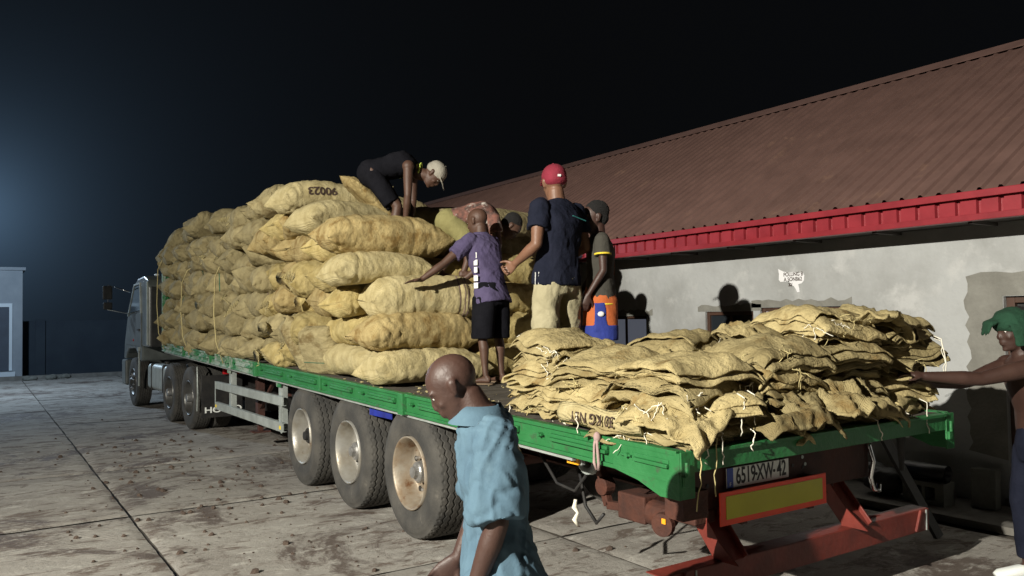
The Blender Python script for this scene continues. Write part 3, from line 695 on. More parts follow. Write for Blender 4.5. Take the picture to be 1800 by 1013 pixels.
# ------------------------------------------------------------ tractor unit
def tractor():
    t = thing('truck_tractor', 'grey white cab over truck tractor coupled under the trailer front', 'truck', (.043, 11.38, 0), rz=.0414)
    OFF[t.name] = Vector((0, 0, 0))
    W = 2.5
    # cab body shell by side profile (y,z)
    prof = [(2.62, 1.18), (2.62, 2.52), (2.78, 2.68), (3.4, 2.74), (4.0, 2.72), (4.25, 2.62), (4.75, 2.05), (5.45, 1.88), (5.60, 1.30), (5.62, .95), (5.35, .95), (5.33, 1.05), (5.20, 1.19), (4.95, 1.27), (4.45, 1.27), (4.15, 1.17), (4.02, 1.0), (3.95, .98), (3.90, 1.18)]
    prof = [(3.08, 1.30), (3.08, 2.50), (3.22, 2.66), (3.5, 2.735), (4.15, 2.70), (4.42, 2.60), (5.20, 1.90), (5.50, 1.35), (5.56, 1.0), (5.33, 1.0), (5.25, 1.12), (5.05, 1.22), (4.40, 1.25), (4.10, 1.12), (3.98, 1.0), (3.72, 1.0), (3.68, 1.30)]
    g = MB(); g.poly([(.02, y, z) for y, z in prof], (W-.04, 0, 0)); fix_normals(g.build('cab_body', 'cab', t, bevel=.03))
    # door panel with lines, proud
    for x, sg in ((.02, -1), (W-.02, 1)):
        g = MB(); P = [(3.75, 1.32), (3.72, 1.90), (3.74, 2.02), (5.06, 1.90), (5.30, 1.42), (5.25, 1.27), (4.0, 1.3)]
        g.poly([(x, y, z) for y, z in [(3.72, 1.30), (3.72, 1.98), (5.05, 1.92), (5.22, 1.62), (5.30, 1.32)]], (sg*.018, 0, 0)); d = fix_normals(g.build('door', 'cab', t, bevel=.006))
        g = MB(); g.poly([(x+sg*.002, y, z) for y, z in [(3.80, 2.02), (3.88, 2.56), (4.36, 2.54), (4.98, 1.96)]], (sg*.008, 0, 0)); fix_normals(g.build('window', 'cabglass', d))
        g = MB(); 
        for p, q in (((3.76, 1.98), (3.85, 2.60)), ((3.85, 2.60), (4.40, 2.58)), ((4.40, 2.58), (5.05, 1.93))): g.bar((x+sg*.01, *p), (x+sg*.01, *q), .035, .03, up=(1, 0, 0))
        g.build('window_frame', 'alu', d)
        g = MB(); g.box((min(x, x+sg*.045), 3.82, 1.62), (max(x, x+sg*.045), 4.0, 1.66)); g.build('handle', 'black', d)
        g = MB(); g.cyl((x, 4.45, 1.42), (x+sg*.03, 4.45, 1.42), .03, .025, 12); g.build('side_lamp', 'redlens', t)
        g = MB(); g.box((min(x, x+sg*.03), 3.12, 1.34), (max(x, x+sg*.03), 3.17, 2.6)); g.build('corner_trim', 'alu', t)
        # mirror
        mx = x+sg*.38
        g = MB(); g.tube([(x, 4.9, 2.45), (mx, 5.25, 2.62), (mx, 5.27, 2.08), (x, 4.95, 1.98)], .014, 8); g.build('mirror_arm', 'chrome', t, smooth=True)
        g = MB(); g.box((mx-.10, 5.24, 2.30), (mx+.09, 5.30, 2.60)); g.box((mx-.09, 5.24, 2.08), (mx+.09, 5.29, 2.24)); g.build('mirror', 'black', t, bevel=.02)
        # front wheel mudguard rear leg, strap
        g = MB(); g.tube([(x+.02, 3.98, 1.25), (x+.0, 3.96, 1.18), (x+.0, 3.96, .9), (x, 3.98, .48)], .022, 8); g.box((x-.03, 3.9, 1.2), (x+.05, 4.0, 1.28)); g.build('mudguard_stay', 'alu', t)
        g = MB(); g.box((min(x, x-sg*.5), 3.88, 1.0), (max(x, x-sg*.5), 3.93, 1.26)); g.build('mudguard', 'black', t)
    g = MB(); g.poly([(.14, 4.44, 2.605), (.14, 5.195, 1.93), (W-.14, 5.195, 1.93), (W-.14, 4.44, 2.605)], (0, .012, .012)); fix_normals(g.build('windscreen', 'cabglass', t))
    g = MB(); g.box((.0, 5.30, .42), (W, 5.72, .98)); g.build('bumper', 'cab', t, bevel=.04)
    for x in (.3, W-.3):
        g = MB(); g.box((x-.16, 5.715, .62), (x+.16, 5.74, .80)); g.build('headlight', 'glass', t, bevel=.01)
    g = MB(); g.box((.4, 5.58, 1.05), (W-.4, 5.63, 1.5)); g.build('grille', 'black', t)
    for x in (.35, W-.35):
        g = MB(); g.ell((x, 3.9, 2.78), (.05, .08, .03)); g.build('roof_lamp', 'plate', t, smooth=True)
    g = MB(); g.box((.05, 3.0, 1.3), (W-.05, 3.075, 2.5)); g.build('cab_rear_panel', 'black', t, bevel=.01)
    # chassis rails, fifth wheel
    for x in (.82, 1.6):
        g = MB(); g.box((x, -1.0, .70), (x+.08, 5.2, .96)); g.build('chassis_rail', 'black', t)
    g = MB(); g.box((.7, .3, .98), (1.8, 1.2, 1.14)); g.build('fifth_wheel', 'black', t, bevel=.03)
    g = MB(); g.box((.9, 2.9, .6), (1.7, 4.8, 1.25)); g.build('engine', 'black', t)
    # fuel tank with straps
    for x0 in (.06, W-.62):
        g = MB(); g.box((x0, 1.75, .46), (x0+.56, 3.42, .97)); tk = g.build('fuel_tank', 'alu', t, bevel=.09)
        tk.modifiers['bevel'].segments = 5
        for y in (2.05, 3.0):
            g = MB(); g.box((x0-.012, y, .45), (x0+.57, y+.06, .982)); s = g.build('tank_strap', 'black', t, bevel=.09); s.modifiers['bevel'].segments = 5
        g = MB(); g.cyl((x0+.2, 2.6, .96), (x0+.2, 2.6, 1.02), .05, .05, 14); g.build('tank_cap', 'black', t)
    # wheels
    for y in (0, 1.35):
        wheel_at(t, 0, y, .52, 1, 'rimdark', 'dual', Rr=.52, Wd=.28); wheel_at(t, .33, y, .52, 1, 'rimdark', 'dual', Rr=.52, Wd=.28)
        wheel_at(t, W, y, .52, -1, 'rim', 'dual', Rr=.52, Wd=.28); wheel_at(t, W-.33, y, .52, -1, 'rim', 'dual', Rr=.52, Wd=.28)
        g = MB(); g.cyl((.3, y, .52), (W-.3, y, .52), .09, .09, 14); g.build('axle', 'black', t)
    for x, s in ((.05, 1), (W-.05, -1)):
        wheel_at(t, x, 4.75, .52, s, 'rimdark', 'steer', Rr=.52, Wd=.30)
    g = MB(); g.cyl((.3, 4.75, .5), (W-.3, 4.75, .5), .06, .06, 12); g.build('axle', 'black', t)
    # arched mudguard edge bars
    for y in (0,):
        for x in (-.01,):
            g = MB(); g.tube([(x, -.58, .35), (x, -.62, .62), (x, -.60, .95), (x+.01, -.56, 1.06)], .012, 6); g.build('mudguard_edge', 'alu', t)
    # mudflap with maker lettering
    for x0, x1 in ((.03, .68), (W-.68, W-.03)):
        g = MB(); g.box((x0, -.70, .24), (x1, -.685, .92)); fl = g.build('mudflap', 'black', t, bevel=.003)
        text_mesh('lettering', 'HOWO', .13, 'plate', fl, frame((x0+.04, -.703, .36), (1, 0, 0), (0, 0, 1)), 1.35, .001, .003, 'LEFT')
    g = MB(); g.box((.72, -.72, .28), (W-.72, -.705, .72)); fl = g.build('mudflap', 'black', t, bevel=.003)
    
    g = MB(); g.box((.35, -.78, .93), (.62, -.72, 1.03)); g.build('tail_lamp', 'redlens', t, bevel=.005)
    return t
tractor()

# ------------------------------------------------------------ full sacks
def sack_arrays(seed, L=1.0, Wd=.58, H=.36, ns=72, nt=48, tied=False, pw=3.8):
    r = random.Random(seed); V = np.zeros((ns*nt, 3)); i = 0
    so = Vector((seed*3.7, seed*1.3, 0)); ear = [r.uniform(.01, .075) for _ in range(4)]; er = [r.uniform(-.05, .03) for _ in range(4)]
    creases = [(r.uniform(-.8, .8), r.uniform(-.45, .45), r.uniform(.004, .013), r.uniform(.02, .04)) for _ in range(r.randint(1, 3))]
    bend = r.uniform(-.02, .05); tw = r.uniform(-.10, .10); lump = r.uniform(.016, .026); nf = r.choice([7, 9, 11]); asym = r.uniform(-.15, .15)
    for a in range(ns):
        s = math.sin((a/(ns-1)*2-1)*PI/2*.995); s = s*.55+(a/(ns-1)*2-1)*.45
        s_ = min(1, abs(s)); w = Wd/2*(1-.14*s_**6); h = H/2*max(0, 1-s_**pw)**.5*(1+asym*s)+.007
        x = L/2*s
        if tied and s > 0:
            k = max(0, (s-.55)/.35); k = min(1, k); k = k*k*(3-2*k); w = w*(1-k)+.045*k; h = h*(1-k)+.04*k
            if s > .88: q = (s-.88)/.12; w += .07*q; h += .03*q
        for b in range(nt):
            t = 2*PI*b/nt; ca, sa = math.cos(t), math.sin(t)
            y = w*math.copysign(abs(ca)**.82, ca); z = h*math.copysign(abs(sa)**.86, sa)
            e = s_**7*abs(ca)**5; ix = (0 if s < 0 else 1)+(0 if ca < 0 else 2)
            xx = x+(0 if tied and s > 0 else math.copysign(ear[ix]*e, s)); zz = z+er[ix]*e
            # pulled folds near the seams
            rad = s_**3*(1-s_**9)
            wr = .015*rad*math.sin(nf*t+3*noise.noise(Vector((ca*.9, sa*.9, seed+s*2))))+.0045*math.sin(34*s+7*noise.noise(Vector((ca*1.5, sa*1.5, seed+s*2))))*(.15+s_)*(.5+noise.noise(Vector((s*2, ca, seed+4))))
            rg = noise.noise(Vector((s*6.5+.6*math.sin(t+seed), ca*1.1, sa*1.1+seed*2))); wr -= .011*max(0, 1-abs(rg)*4.2)*(.25+.75*s_)
            rg = noise.noise(Vector((s*13, ca*1.7, sa*1.7+seed*5))); wr -= .0035*max(0, 1-abs(rg)*3.5)
            for c0, c1, am, wd in creases: wr -= am*math.exp(-((s-c0-c1*math.sin(t+c0*5))/wd)**2)
            n3 = noise.fractal(Vector((xx*3.2, y*3.2, zz*3.2))+so, .8, 2.1, 4)*lump+noise.noise(Vector((xx*1.6, y*1.6, zz*1.6))-so)*.022
            d = wr+n3*(1-.55*s_**4); ln = math.hypot(y/max(w, .01), z/max(h, .01))+1e-6
            yy = y+(y/max(w, .01))/ln*d; z2 = zz+(zz/max(h, .01))/ln*d*(1 if h > .05 else .3)
            z2 = max(z2, -H*.43)+ (.15*min(0, z2+H*.43))
            c, q = math.cos(tw*s), math.sin(tw*s)
            V[i] = (xx, yy*c-z2*q, yy*q+z2*c-bend*s*s+bend*.3); i += 1
    F = []
    for a in range(ns-1):
        for b in range(nt): b2 = (b+1) % nt; F.append((a*nt+b, (a+1)*nt+b, (a+1)*nt+b2, a*nt+b2))
    F.append(tuple(range(nt))); F.append(tuple((ns-1)*nt+b for b in range(nt))[::-1])
    return V, F
def seam(V, seed, ns=72, nt=48):
    # zig-zag whip stitch along the +x end
    pts = []; row = (ns-2)*nt
    r = random.Random(seed); g = MB(); 
    P = [Vector(V[(ns-3)*nt+b]) for b in range(0, nt//2+1)]
    Q = [Vector(V[(ns-1)*nt+b]) for b in range(0, nt//2+1)]
    zz = []
    for k in range(0, len(P), 1): zz.append(P[k]+Vector((0, 0, .008)) if k % 2 else Q[k]+Vector((.006, 0, .006)))
    g.tube(zz, .0045, 5)
    p = Q[0]; tail = [p]; 
    for k in range(6): p = p+Vector((r.uniform(-.02, .02), r.uniform(-.02, .02), -.012)); tail.append(p)
    g.tube(tail, .004, 5); return g
SV = []
for k in range(18):
    tied = k in (5, 11, 16)
    V, F = sack_arrays(k+11, tied=tied, pw=5.5 if k % 4 else 7); me = bpy.data.meshes.new('full_sack')
    me.from_pydata(V.tolist(), [], F); me.polygons.foreach_set('use_smooth', [True]*len(F)); SV.append((me, V)); SF = F
def sack_mesh_for(k, mat):
    key = (k, mat)
    if key not in SMC: m = SV[k][0].copy(); m.materials.append(M[mat]); SMC[key] = m
    return SMC[key]
SVR = []
for k in range(12):
    V, F = sack_arrays(k+61, L=.98, tied=False, pw=6.5 if k % 3 else 9); me = bpy.data.meshes.new('full_sack'); me.from_pydata(V.tolist(), [], F); me.polygons.foreach_set('use_smooth', [True]*len(F)); SV.append((me, V))
SMC = {}; NSACK = [0]
def sack(x, y, z, rot=(0,0,0), sc=(1,1,1), var=None, mat='jute', label='', group='full jute sacks loaded on the trailer', stitch=False, band=None, name='jute_sack'):
    k = var if var is not None else (18+rs.randrange(12) if rs.random() < .8 else rs.randrange(18)); NSACK[0] += 1
    o = bpy.data.objects.new(name, sack_mesh_for(k, mat)); COL.objects.link(o); o.location = (x, y, z); o.rotation_euler = rot; o.scale = sc
    tag(o, label, 'sack', group)
    if stitch:
        g = seam(SV[k][1], k).build('stitching', 'twine_y' if mat == 'jute_old' else 'jute_pale', o, smooth=True)
    if band:
        # woven coloured stripes running round the sack, following its surface
        V = SV[k][1]; ns, nt = 72, 48; b = MB(); rows = band[1]
        for (r0, wdt) in rows:
            vs = []
            for q in range(nt):
                A = Vector(V[r0*nt+q]); B = Vector(V[(r0+1)*nt+q]); n_ = Vector((0, A.y, A.z)); n_.normalize()
                C_ = A.lerp(B, wdt)
                vs += [A+n_*.0035, C_+n_*.0035]
            b.add(vs, [(2*q, 2*((q+1) % nt), 2*((q+1) % nt)+1, 2*q+1) for q in range(nt)])
        b.build('stripe', band[0], o, smooth=True)
    return o
def conform(txt, V, F, d, off=.004):
    from mathutils.bvhtree import BVHTree
    import bmesh
    bm = bmesh.new(); bm.from_mesh(txt.data); bmesh.ops.triangulate(bm, faces=bm.faces)
    for _ in range(2):
        es = [e for e in bm.edges if e.calc_length() > .02]
        if es: bmesh.ops.subdivide_edges(bm, edges=es, cuts=1); bmesh.ops.triangulate(bm, faces=bm.faces)
    bm.to_mesh(txt.data); bm.free()
    T = BVHTree.FromPolygons([tuple(v) for v in V], F); d = Vector(d).normalized()
    for v in txt.data.vertices:
        hit = T.ray_cast(v.co-d*.5, d)
        if hit[0]: v.co = hit[0]-d*off
def ordn(n): return ['lowest', 'second', 'third', 'fourth', 'fifth', 'sixth', 'seventh'][n]
ORD = ['first', 'second', 'third', 'fourth', 'fifth', 'sixth', 'seventh', 'eighth', 'ninth', 'tenth', 'eleventh', 'twelfth', 'thirteenth', 'fourteenth', 'fifteenth', 'sixteenth', 'seventeenth', 'eighteenth', 'nineteenth', 'twentieth']
rs = random.Random(21)
def load():
    # hand placed sacks of the stepped rear end: x, y, z, yaw, (sx,sy,sz), variant, material, label
    Xr = 0; 
    hero = [
     (.56, 3.80, 1.345, -.03, (1.10, 1.0, .92), 0, 'jute_pale', 'long pale full sack lying on the deck at the bottom of the stack rear face', False, None),
     (.34, 4.62, 1.36, 1.62, (1.08, .95, .95), 1, 'jute_pale', 'pale creased sack lying along the green side rail beside the lowest rear sack', False, None),
     (.50, 3.86, 1.655, .05, (1.12, 1.02, 1.08), 2, 'jute_stained', 'brown stained sack with a whip stitched end, second from the deck on the rear face', True, None),
     (.36, 4.72, 1.66, 1.50, (1.06, .95, .95), 3, 'jute', 'light sack with dark print on top, left of the whip stitched sack', False, None),
     (.60, 3.92, 1.965, -.06, (1.04, 1.05, 1.20), 4, 'jute_pale', 'fat sack with dark purple stripes under the hands of the man in purple', False, ('stripe', [(49, .8), (52, .6), (54, .9)])),
     (.40, 4.50, 1.955, .16, (.95, .9, .95), 6, 'jute', 'rounded sack end poking out just left of the purple striped sack', False, None),
     (.46, 5.02, 1.965, -.10, (1.0, .92, 1.0), 7, 'jute_stained', 'dark brown stained sack end in the third layer near the rear corner', False, None),
     (.27, 4.18, 2.245, .02, (.98, .95, .88), 8, 'jute_pale', 'whitish wrinkled sack jutting over the left corner above the striped sack', False, None),
     (.40, 4.78, 2.20, .10, (1.0, .9, .95), 9, 'jute', 'yellowish sack with a green stripe round its end, fourth layer near rear', False, ('gstripe', [(12, .8)])),
     (.36, 4.28, 2.555, -.04, (1.20, 1.05, 1.08), 10, 'jute_stained', 'big brown stained sack on top of the rear step below the bent man', False, None),
     (.40, 4.92, 2.49, .12, (1.0, .95, .98), 12, 'jute', 'sack end peeping out left of the big stained sack near the rear top', False, None),
     (.34, 5.05, 2.775, .28, (1.22, 1.1, .98), 13, 'jute_pale', 'broad smooth pale sack under the sack printed with numbers', False, None),
     (.30, 5.75, 3.08, .10, (1.02, 1.0, .98), 14, 'jute_pale', 'plump top sack printed with the number 90023 upside down', False, None),
     (.98, 4.55, 2.24, -.12, (.95, .9, .9), 15, 'jute', 'sack behind the reaching hands, right of the whitish wrinkled sack', False, None),
     (1.52, 3.98, 1.34, .12, (1.0, 1.0, .95), 17, 'jute', 'shaded sack on the deck behind the bare legs of the man in purple', False, None),
     (1.60, 4.06, 1.64, -.08, (1.0, .95, 1.0), 0, 'jute', 'sack behind the black shorts of the man in purple', False, None),
     (1.58, 4.15, 1.95, .1, (1.0, .95, 1.0), 2, 'jute', 'sack in the shade between the man in purple and the man in the red cap', False, None),
     (1.75, 4.40, 2.26, -.06, (1.0, .95, 1.0), 3, 'jute', 'sack behind the fist of the man in the red cap', False, None),
     (2.08, 3.52, 1.33, .25, (.85, .95, .9), 6, 'jute_pale', 'sack on the deck behind the shorts of the boy', False, None),
     (2.10, 4.9, 2.52, .2, (.95, .95, 1.0), 9, 'jute', 'high sack behind the shoulder of the man in the red cap', False, None),
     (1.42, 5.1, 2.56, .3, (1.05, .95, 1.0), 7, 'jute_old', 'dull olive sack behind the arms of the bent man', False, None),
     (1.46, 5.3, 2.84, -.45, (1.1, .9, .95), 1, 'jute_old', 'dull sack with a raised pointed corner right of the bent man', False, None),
    ]
    for x, y, z, yaw, sc, var, mat, lab, st, band in hero:
        o = sack(x, y, z+.0224*(y-3.8), (rs.uniform(-.05, .05), rs.uniform(-.04, .04), yaw), sc, var, mat, lab, stitch=st, band=band)
        if '90023' in lab:
            OFF[o.name] = Vector((0, 0, 0))
            text_mesh('lettering', '90023', .115, 'ink', o, frame((-.12, -.283, .065), (-1, 0, 0), (0, -.42, -1)), 1.15, .0, .004); conform(o.children[0], SV[var][1], SF, (0, .9, -.42), .005)
    # upright open sacks on top
    o = sack(.56, 5.02, 3.03, (.25, .72, .10), (.70, .80, .42), 5, 'jute_stained', 'half empty open mouthed sack leaning upright on top of the load', group='full jute sacks loaded on the trailer')
    sack(.82, 5.60, 3.02, (0, -.9, -.2), (.6, .8, .6), 8, 'jute_pale', 'small pale sack top standing behind the leaning open mouthed sack')
    # drooping dark sacks at the left corner
    sack(.13, 5.32, 1.47, (0, 1.25, .3), (.52, .95, .8), 3, 'jute_old', 'dark sack hanging on end with a green band beside the side rail', band=('gstripe', [(45, .9)]))
    sack(.10, 5.92, 1.52, (0, 1.1, -.3), (.62, .9, .8), 12, 'jute_old', 'sagging sack slumped over the side rail near the third rail post')
    # regular rows, left face
    starts = [5.85, 5.40, 5.55, 5.32, 5.46, 5.72, 6.35]
    for k in range(7):
        y = starts[k]; n = 0
        while y < (13.2 if k < 6 else 12.9):
            if k == 6 and rs.random() < .22: y += .5; n += 0; continue
            pitch = rs.uniform(.47, .58)
            z = dk(y)+.175+k*.286+rs.uniform(-.03, .03)+(.02 if k == 6 else 0)
            yaw = rs.gauss(0, .16)+(PI if rs.random() < .5 else 0)
            rot = (rs.gauss(0, .13), rs.gauss(0, .09), yaw)
            if rs.random() < .12: rot = (rs.gauss(0, .2), rs.uniform(.2, .38), yaw)
            sc = (rs.uniform(.93, 1.12), rs.uniform(.92, 1.08), rs.uniform(.94, 1.12))
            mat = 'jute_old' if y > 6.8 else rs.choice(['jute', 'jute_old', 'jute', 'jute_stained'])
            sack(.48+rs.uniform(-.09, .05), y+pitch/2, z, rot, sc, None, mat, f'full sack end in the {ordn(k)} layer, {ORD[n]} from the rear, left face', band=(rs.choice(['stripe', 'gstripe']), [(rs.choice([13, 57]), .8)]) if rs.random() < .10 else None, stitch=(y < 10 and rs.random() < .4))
            y += pitch; n += 1
    # inner column, seen over the left face and at the rear
    for k in range(3, 7):
        y = [0, 0, 0, 4.9, 5.5, 5.9, 6.5][k]; n = 0
        while y < 13.0:
            z = dk(y)+.175+k*.286+rs.uniform(-.03, .03)
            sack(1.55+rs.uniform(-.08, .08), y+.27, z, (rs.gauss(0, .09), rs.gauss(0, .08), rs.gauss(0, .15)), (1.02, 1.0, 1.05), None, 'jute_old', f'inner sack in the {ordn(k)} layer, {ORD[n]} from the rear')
            y += .54; n += 1
    for k in range(0, 6):
        y = 4.5; n = 0
        while y < 13.0:
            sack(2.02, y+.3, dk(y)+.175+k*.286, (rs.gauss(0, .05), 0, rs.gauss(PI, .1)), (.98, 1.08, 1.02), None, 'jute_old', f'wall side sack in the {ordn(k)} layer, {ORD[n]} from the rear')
            y += .60; n += 1
load()
# holding ropes near the front of the load
for i, (y, zt) in enumerate([(13.03, 2.95), (10.93, 2.62), (8.75, 2.60)]):
    g = MB(); z0 = dk(y)-.1
    g.tube([(-.035, y, z0), (-.13, y, z0+.3), (-.16, y, (z0+zt)/2), (-.14, y+.01, zt-.2), (-.06, y+.02, zt), (.12, y+.05, zt+.12)], .0075, 6)
    o = g.build('holding_rope', 'twine_y', smooth=True); tag(o, ['pale rope down the load beside the headboard, nearest the cab', 'pale rope down the load, middle of the three', 'pale rope down the load, farthest from the cab'][i], 'rope', 'ropes down the left face of the load')

# ------------------------------------------------------------ folded empty sacks
def fold_arrays(seed, Lx=.70, Wy=.62, layers=4, gap=.0225, th=.0085):
    r = random.Random(seed); path = []; lens = [Lx*r.uniform(.86, 1.04) for _ in range(layers)]
    npl = 20
    z = 0
    offs = [r.uniform(-.03, .03) for _ in range(layers)]
    for k in range(layers):
        a, b = -lens[k]/2+offs[k], lens[k]/2+offs[k]; rng = [i/(npl-1) for i in range(npl)]
        g = gap*r.uniform(.8, 1.35)
        xs = [a+(b-a)*t for t in rng]
        if k % 2: xs = xs[::-1]
        for x in xs: path.append((x, z))
        if k < layers-1:
            s = 1 if k % 2 == 0 else -1; R_ = g/2
            for t in range(1, 6):
                an = -PI/2+PI*t/6; path.append((xs[-1]+s*R_*1.6*math.cos(an), z+R_+R_*math.sin(an)))
        z += g
    H = z; ny = 30; top = []; 
    hump = .055; so = Vector((seed*2.1, 0, seed)); dr = r.uniform(.45, .6); skew = [r.uniform(-.25, .25) for _ in range(3)]
    m = len(path); V = np.zeros((m*ny*2, 3))
    for i, (x, zz) in enumerate(path):
        d0 = path[max(0, i-1)]; d1 = path[min(m-1, i+1)]; tx, tz = d1[0]-d0[0], d1[1]-d0[1]; l = math.hypot(tx, tz)+1e-9; nx, nz_ = -tz/l, tx/l
        lay = zz/H
        for j in range(ny):
            v = (j/(ny-1)*2-1); edge = .02*noise.noise(Vector((x*6, seed, zz*30)))+.012*math.sin(seed+lay*9)
            yy = v*(Wy/2+edge)*(1+.04*math.sin(lay*11+seed)); xx = x+skew[0]*.12*v*v+.02*noise.noise(Vector((yy*5, zz*25, seed)))
            base = noise.fractal(Vector((xx*2.6, yy*2.6, 0))+so, .9, 2, 3)*.03+hump*(1-(xx*2/Lx)**2)*(1-(yy*2/Wy)**2)
            own = noise.fractal(Vector((xx*5, yy*5, zz*9))+so, .8, 2, 4)*.017-.016*max(0, .22-abs(noise.noise(Vector((xx*3.5, yy*6, zz*8+seed)))))*2.2+.006*math.sin(xx*26+8*noise.noise(Vector((yy*2, seed, zz*9))))*abs(v)
            rr = max(0, abs(yy)/(Wy/2)-.72); rx_ = max(0, abs(xx)/(Lx/2)-.8)
            drop = -(rr**1.6*.30+rx_**1.6*.22)*(dr+.3)*(.5+lay)
            for sgn in (0, 1):
                o = th*(sgn-.5)
                V[(sgn*m+i)*ny+j] = (xx+nx*o, yy, zz+nz_*o+base+own+drop)
    F = []
    for i in range(m-1):
        for j in range(ny-1):
            a = i*ny+j; F.append((a, a+1, a+ny+1, a+ny)); b = a+m*ny; F.append((b, b+ny, b+ny+1, b+1))
    for i in range(m-1):
        for j in (0, ny-1):
            a = i*ny+j; b = a+m*ny; F.append((a, a+ny, b+ny, b) if j == 0 else (a, b, b+ny, a+ny))
    for j in range(ny-1):
        for i in (0, m-1):
            a = i*ny+j; b = a+m*ny; F.append((a, a+1, b+1, b))
    return V, F, H
FV = []
for k in range(12):
    V, F, H = fold_arrays(k*5+2, layers=[4, 5, 4, 3, 6, 5][k % 6]); me = bpy.data.meshes.new('folded_sack'); me.from_pydata(V.tolist(), [], F); me.polygons.foreach_set('use_smooth', [True]*len(F)); me.materials.append(M['jute_fold']); fixo = bpy.data.objects.new('t', me); fix_normals(fixo); bpy.data.objects.remove(fixo); FV.append((me, V, H))
TW = []
def twine_mesh(seed, n=4, L=.12):
    r = random.Random(seed); g = MB()
    for q in range(n):
        p = Vector((0, r.uniform(-.1, .1), 0)); d = Vector((r.uniform(-.6, .6), r.uniform(-1, 1), r.uniform(-.9, .3))).normalized(); pts = [p]
        for s in range(9):
            d = (d+Vector((r.gauss(0, .55), r.gauss(0, .55), r.gauss(-.10, .4)))).normalized(); p = p+d*L*r.uniform(.5, 1)/5; pts.append(p)
        g.tube(pts, .0026, 4)
    return g
for k in range(8): 
    o = twine_mesh(k, 4, .10).build('twine', 'twine' if k % 3 else 'twine_y', smooth=True); TW.append(o.data); bpy.data.objects.remove(o)
rp = random.Random(77)
def piles():
    stacks = [
     (.50, 1.50, 4, .1, 'front stack by the left rail'),
     (.40, .98, 4, .2, 'middle stack by the left rail'),
     (.38, .34, 4, -.15, 'rear left corner stack'),
     (1.10, 1.22, 4, .1, 'inner stack behind the boy'),
     (1.02, .38, 4, .05, 'stack above the number plate'),
     (1.62, .42, 6, -.1, 'tall stack above the red panel'),
     (1.80, 1.10, 5, .2, 'inner stack on the wall side'),
     (2.26, .40, 5, .1, 'rear right corner stack')]
    hanging = 0
    for si, (cx, cy, nl, yaw0, desc) in enumerate(stacks):
        z = dk(cy)+.012
        for k in range(nl):
            v = rp.randrange(12); me, V, H = FV[v]; sz = rp.uniform(.95, 1.25)
            o = bpy.data.objects.new('folded_sack', me); COL.objects.link(o)
            sz *= .93 if si in (5, 6) else 1; shrink = 1-.05*max(0, k-nl+3)
            o.location = (cx+rp.uniform(-.05, .05), cy+rp.uniform(-.05, .05), z+(.02 if k else 0)); o.rotation_euler = (rp.gauss(0, .05), rp.gauss(0, .05), yaw0+rp.gauss(0, .2)+rp.choice([0, PI/2, PI, -PI/2]))
            o.scale = (rp.uniform(.88, 1.02)*shrink, rp.uniform(.88, 1.02)*shrink, sz)
            z += H*sz*.86
            pos = 'lowest' if k == 0 else 'topmost' if k == nl-1 else f'{ORD[k]} up'
            tag(o, f'folded empty sack, {pos} of the {desc}', 'folded sack', 'folded empty jute sacks piled at the trailer rear')
            for q in range(rp.choice([2, 3, 3, 4])):
                t = bpy.data.objects.new('twine', rp.choice(TW)); COL.objects.link(t); t.parent = o
                s1 = rp.choice([-1, 1])
                if rp.random() < .5: t.location = (rp.uniform(-.3, .3), s1*.32, rp.uniform(0, H)); t.rotation_euler = (0, 0, PI/2 if s1 > 0 else -PI/2)
                else: t.location = (s1*.37, rp.uniform(-.25, .25), rp.uniform(0, H)); t.rotation_euler = (0, 0, 0 if s1 > 0 else PI)
    # a few loose draped sacks: crumpled tops
    def crumple(x, y, z, sc, rot, seed, lab):
        n = 46; V = []; r = random.Random(seed)
        for a in range(n):
            for b in range(n):
                u = a/(n-1)*2-1; w = b/(n-1)*2-1
                xx = u*.36; yy = w*.30
                f = noise.fractal(Vector((u*1.6, w*1.6, seed)), .9, 2.1, 4); rg = abs(noise.noise(Vector((u*2.2, w*1.1, seed+9))))
                zz = .06*f+.10*(1-rg*2.2)*(1-.4*(u*u+w*w))-.10*max(0, abs(w)-.7)-.14*max(0, abs(u)-.75)
                xx += .03*noise.noise(Vector((w*3, zz*12, seed))); yy += .03*noise.noise(Vector((u*3, zz*10, seed+3)))
                V.append((xx, yy, zz))
        F = [(a*n+b, (a+1)*n+b, (a+1)*n+b+1, a*n+b+1) for a in range(n-1) for b in range(n-1)]
        m = MB(); m.v = V; m.f = F; o = m.build('crumpled_sack', 'jute_fold', smooth=True); s = o.modifiers.new('solid', 'SOLIDIFY'); s.thickness = .012
        o.location = (x, y, z); o.rotation_euler = rot; o.scale = (sc, sc, sc); tag(o, lab, 'sack', 'crumpled empty sacks on the folded pile')
    crumple(1.30, .66, 1.66, .62, (.1, 0, .5), 3, 'small crumpled sack mouth on the pile left of the window with the light')
    crumple(1.68, .62, 1.62, 1.15, (0, .10, -.3), 5, 'wide crumpled sack draped over the tall rear stack')
    crumple(2.08, .40, 1.66, 1.15, (-.05, .30, .2), 8, 'crumpled sack drooping towards the outstretched hand')
    crumple(2.30, .42, 1.33, .9, (0, .45, .1), 12, 'crumpled sack drooping over the rear right deck corner')
    crumple(1.05, 1.10, 1.47, 1.1, (0, -.1, .2), 15, 'smooth draped sack on top of the inner stack behind the boy')
    crumple(.27, .20, 1.30, .85, (.32, -.30, .2), 21, 'crumpled sack flap hanging over the rear left deck corner')
    crumple(.86, .10, 1.27, .9, (.42, .05, 0), 25, 'crumpled sack flap hanging over the rear edge above the number plate')
    crumple(1.46, .09, 1.29, .95, (.36, .1, .1), 27, 'crumpled sack flap hanging over the rear edge above the red panel')
    # rolled sack standing up like an ear
    g = MB(); pts = []
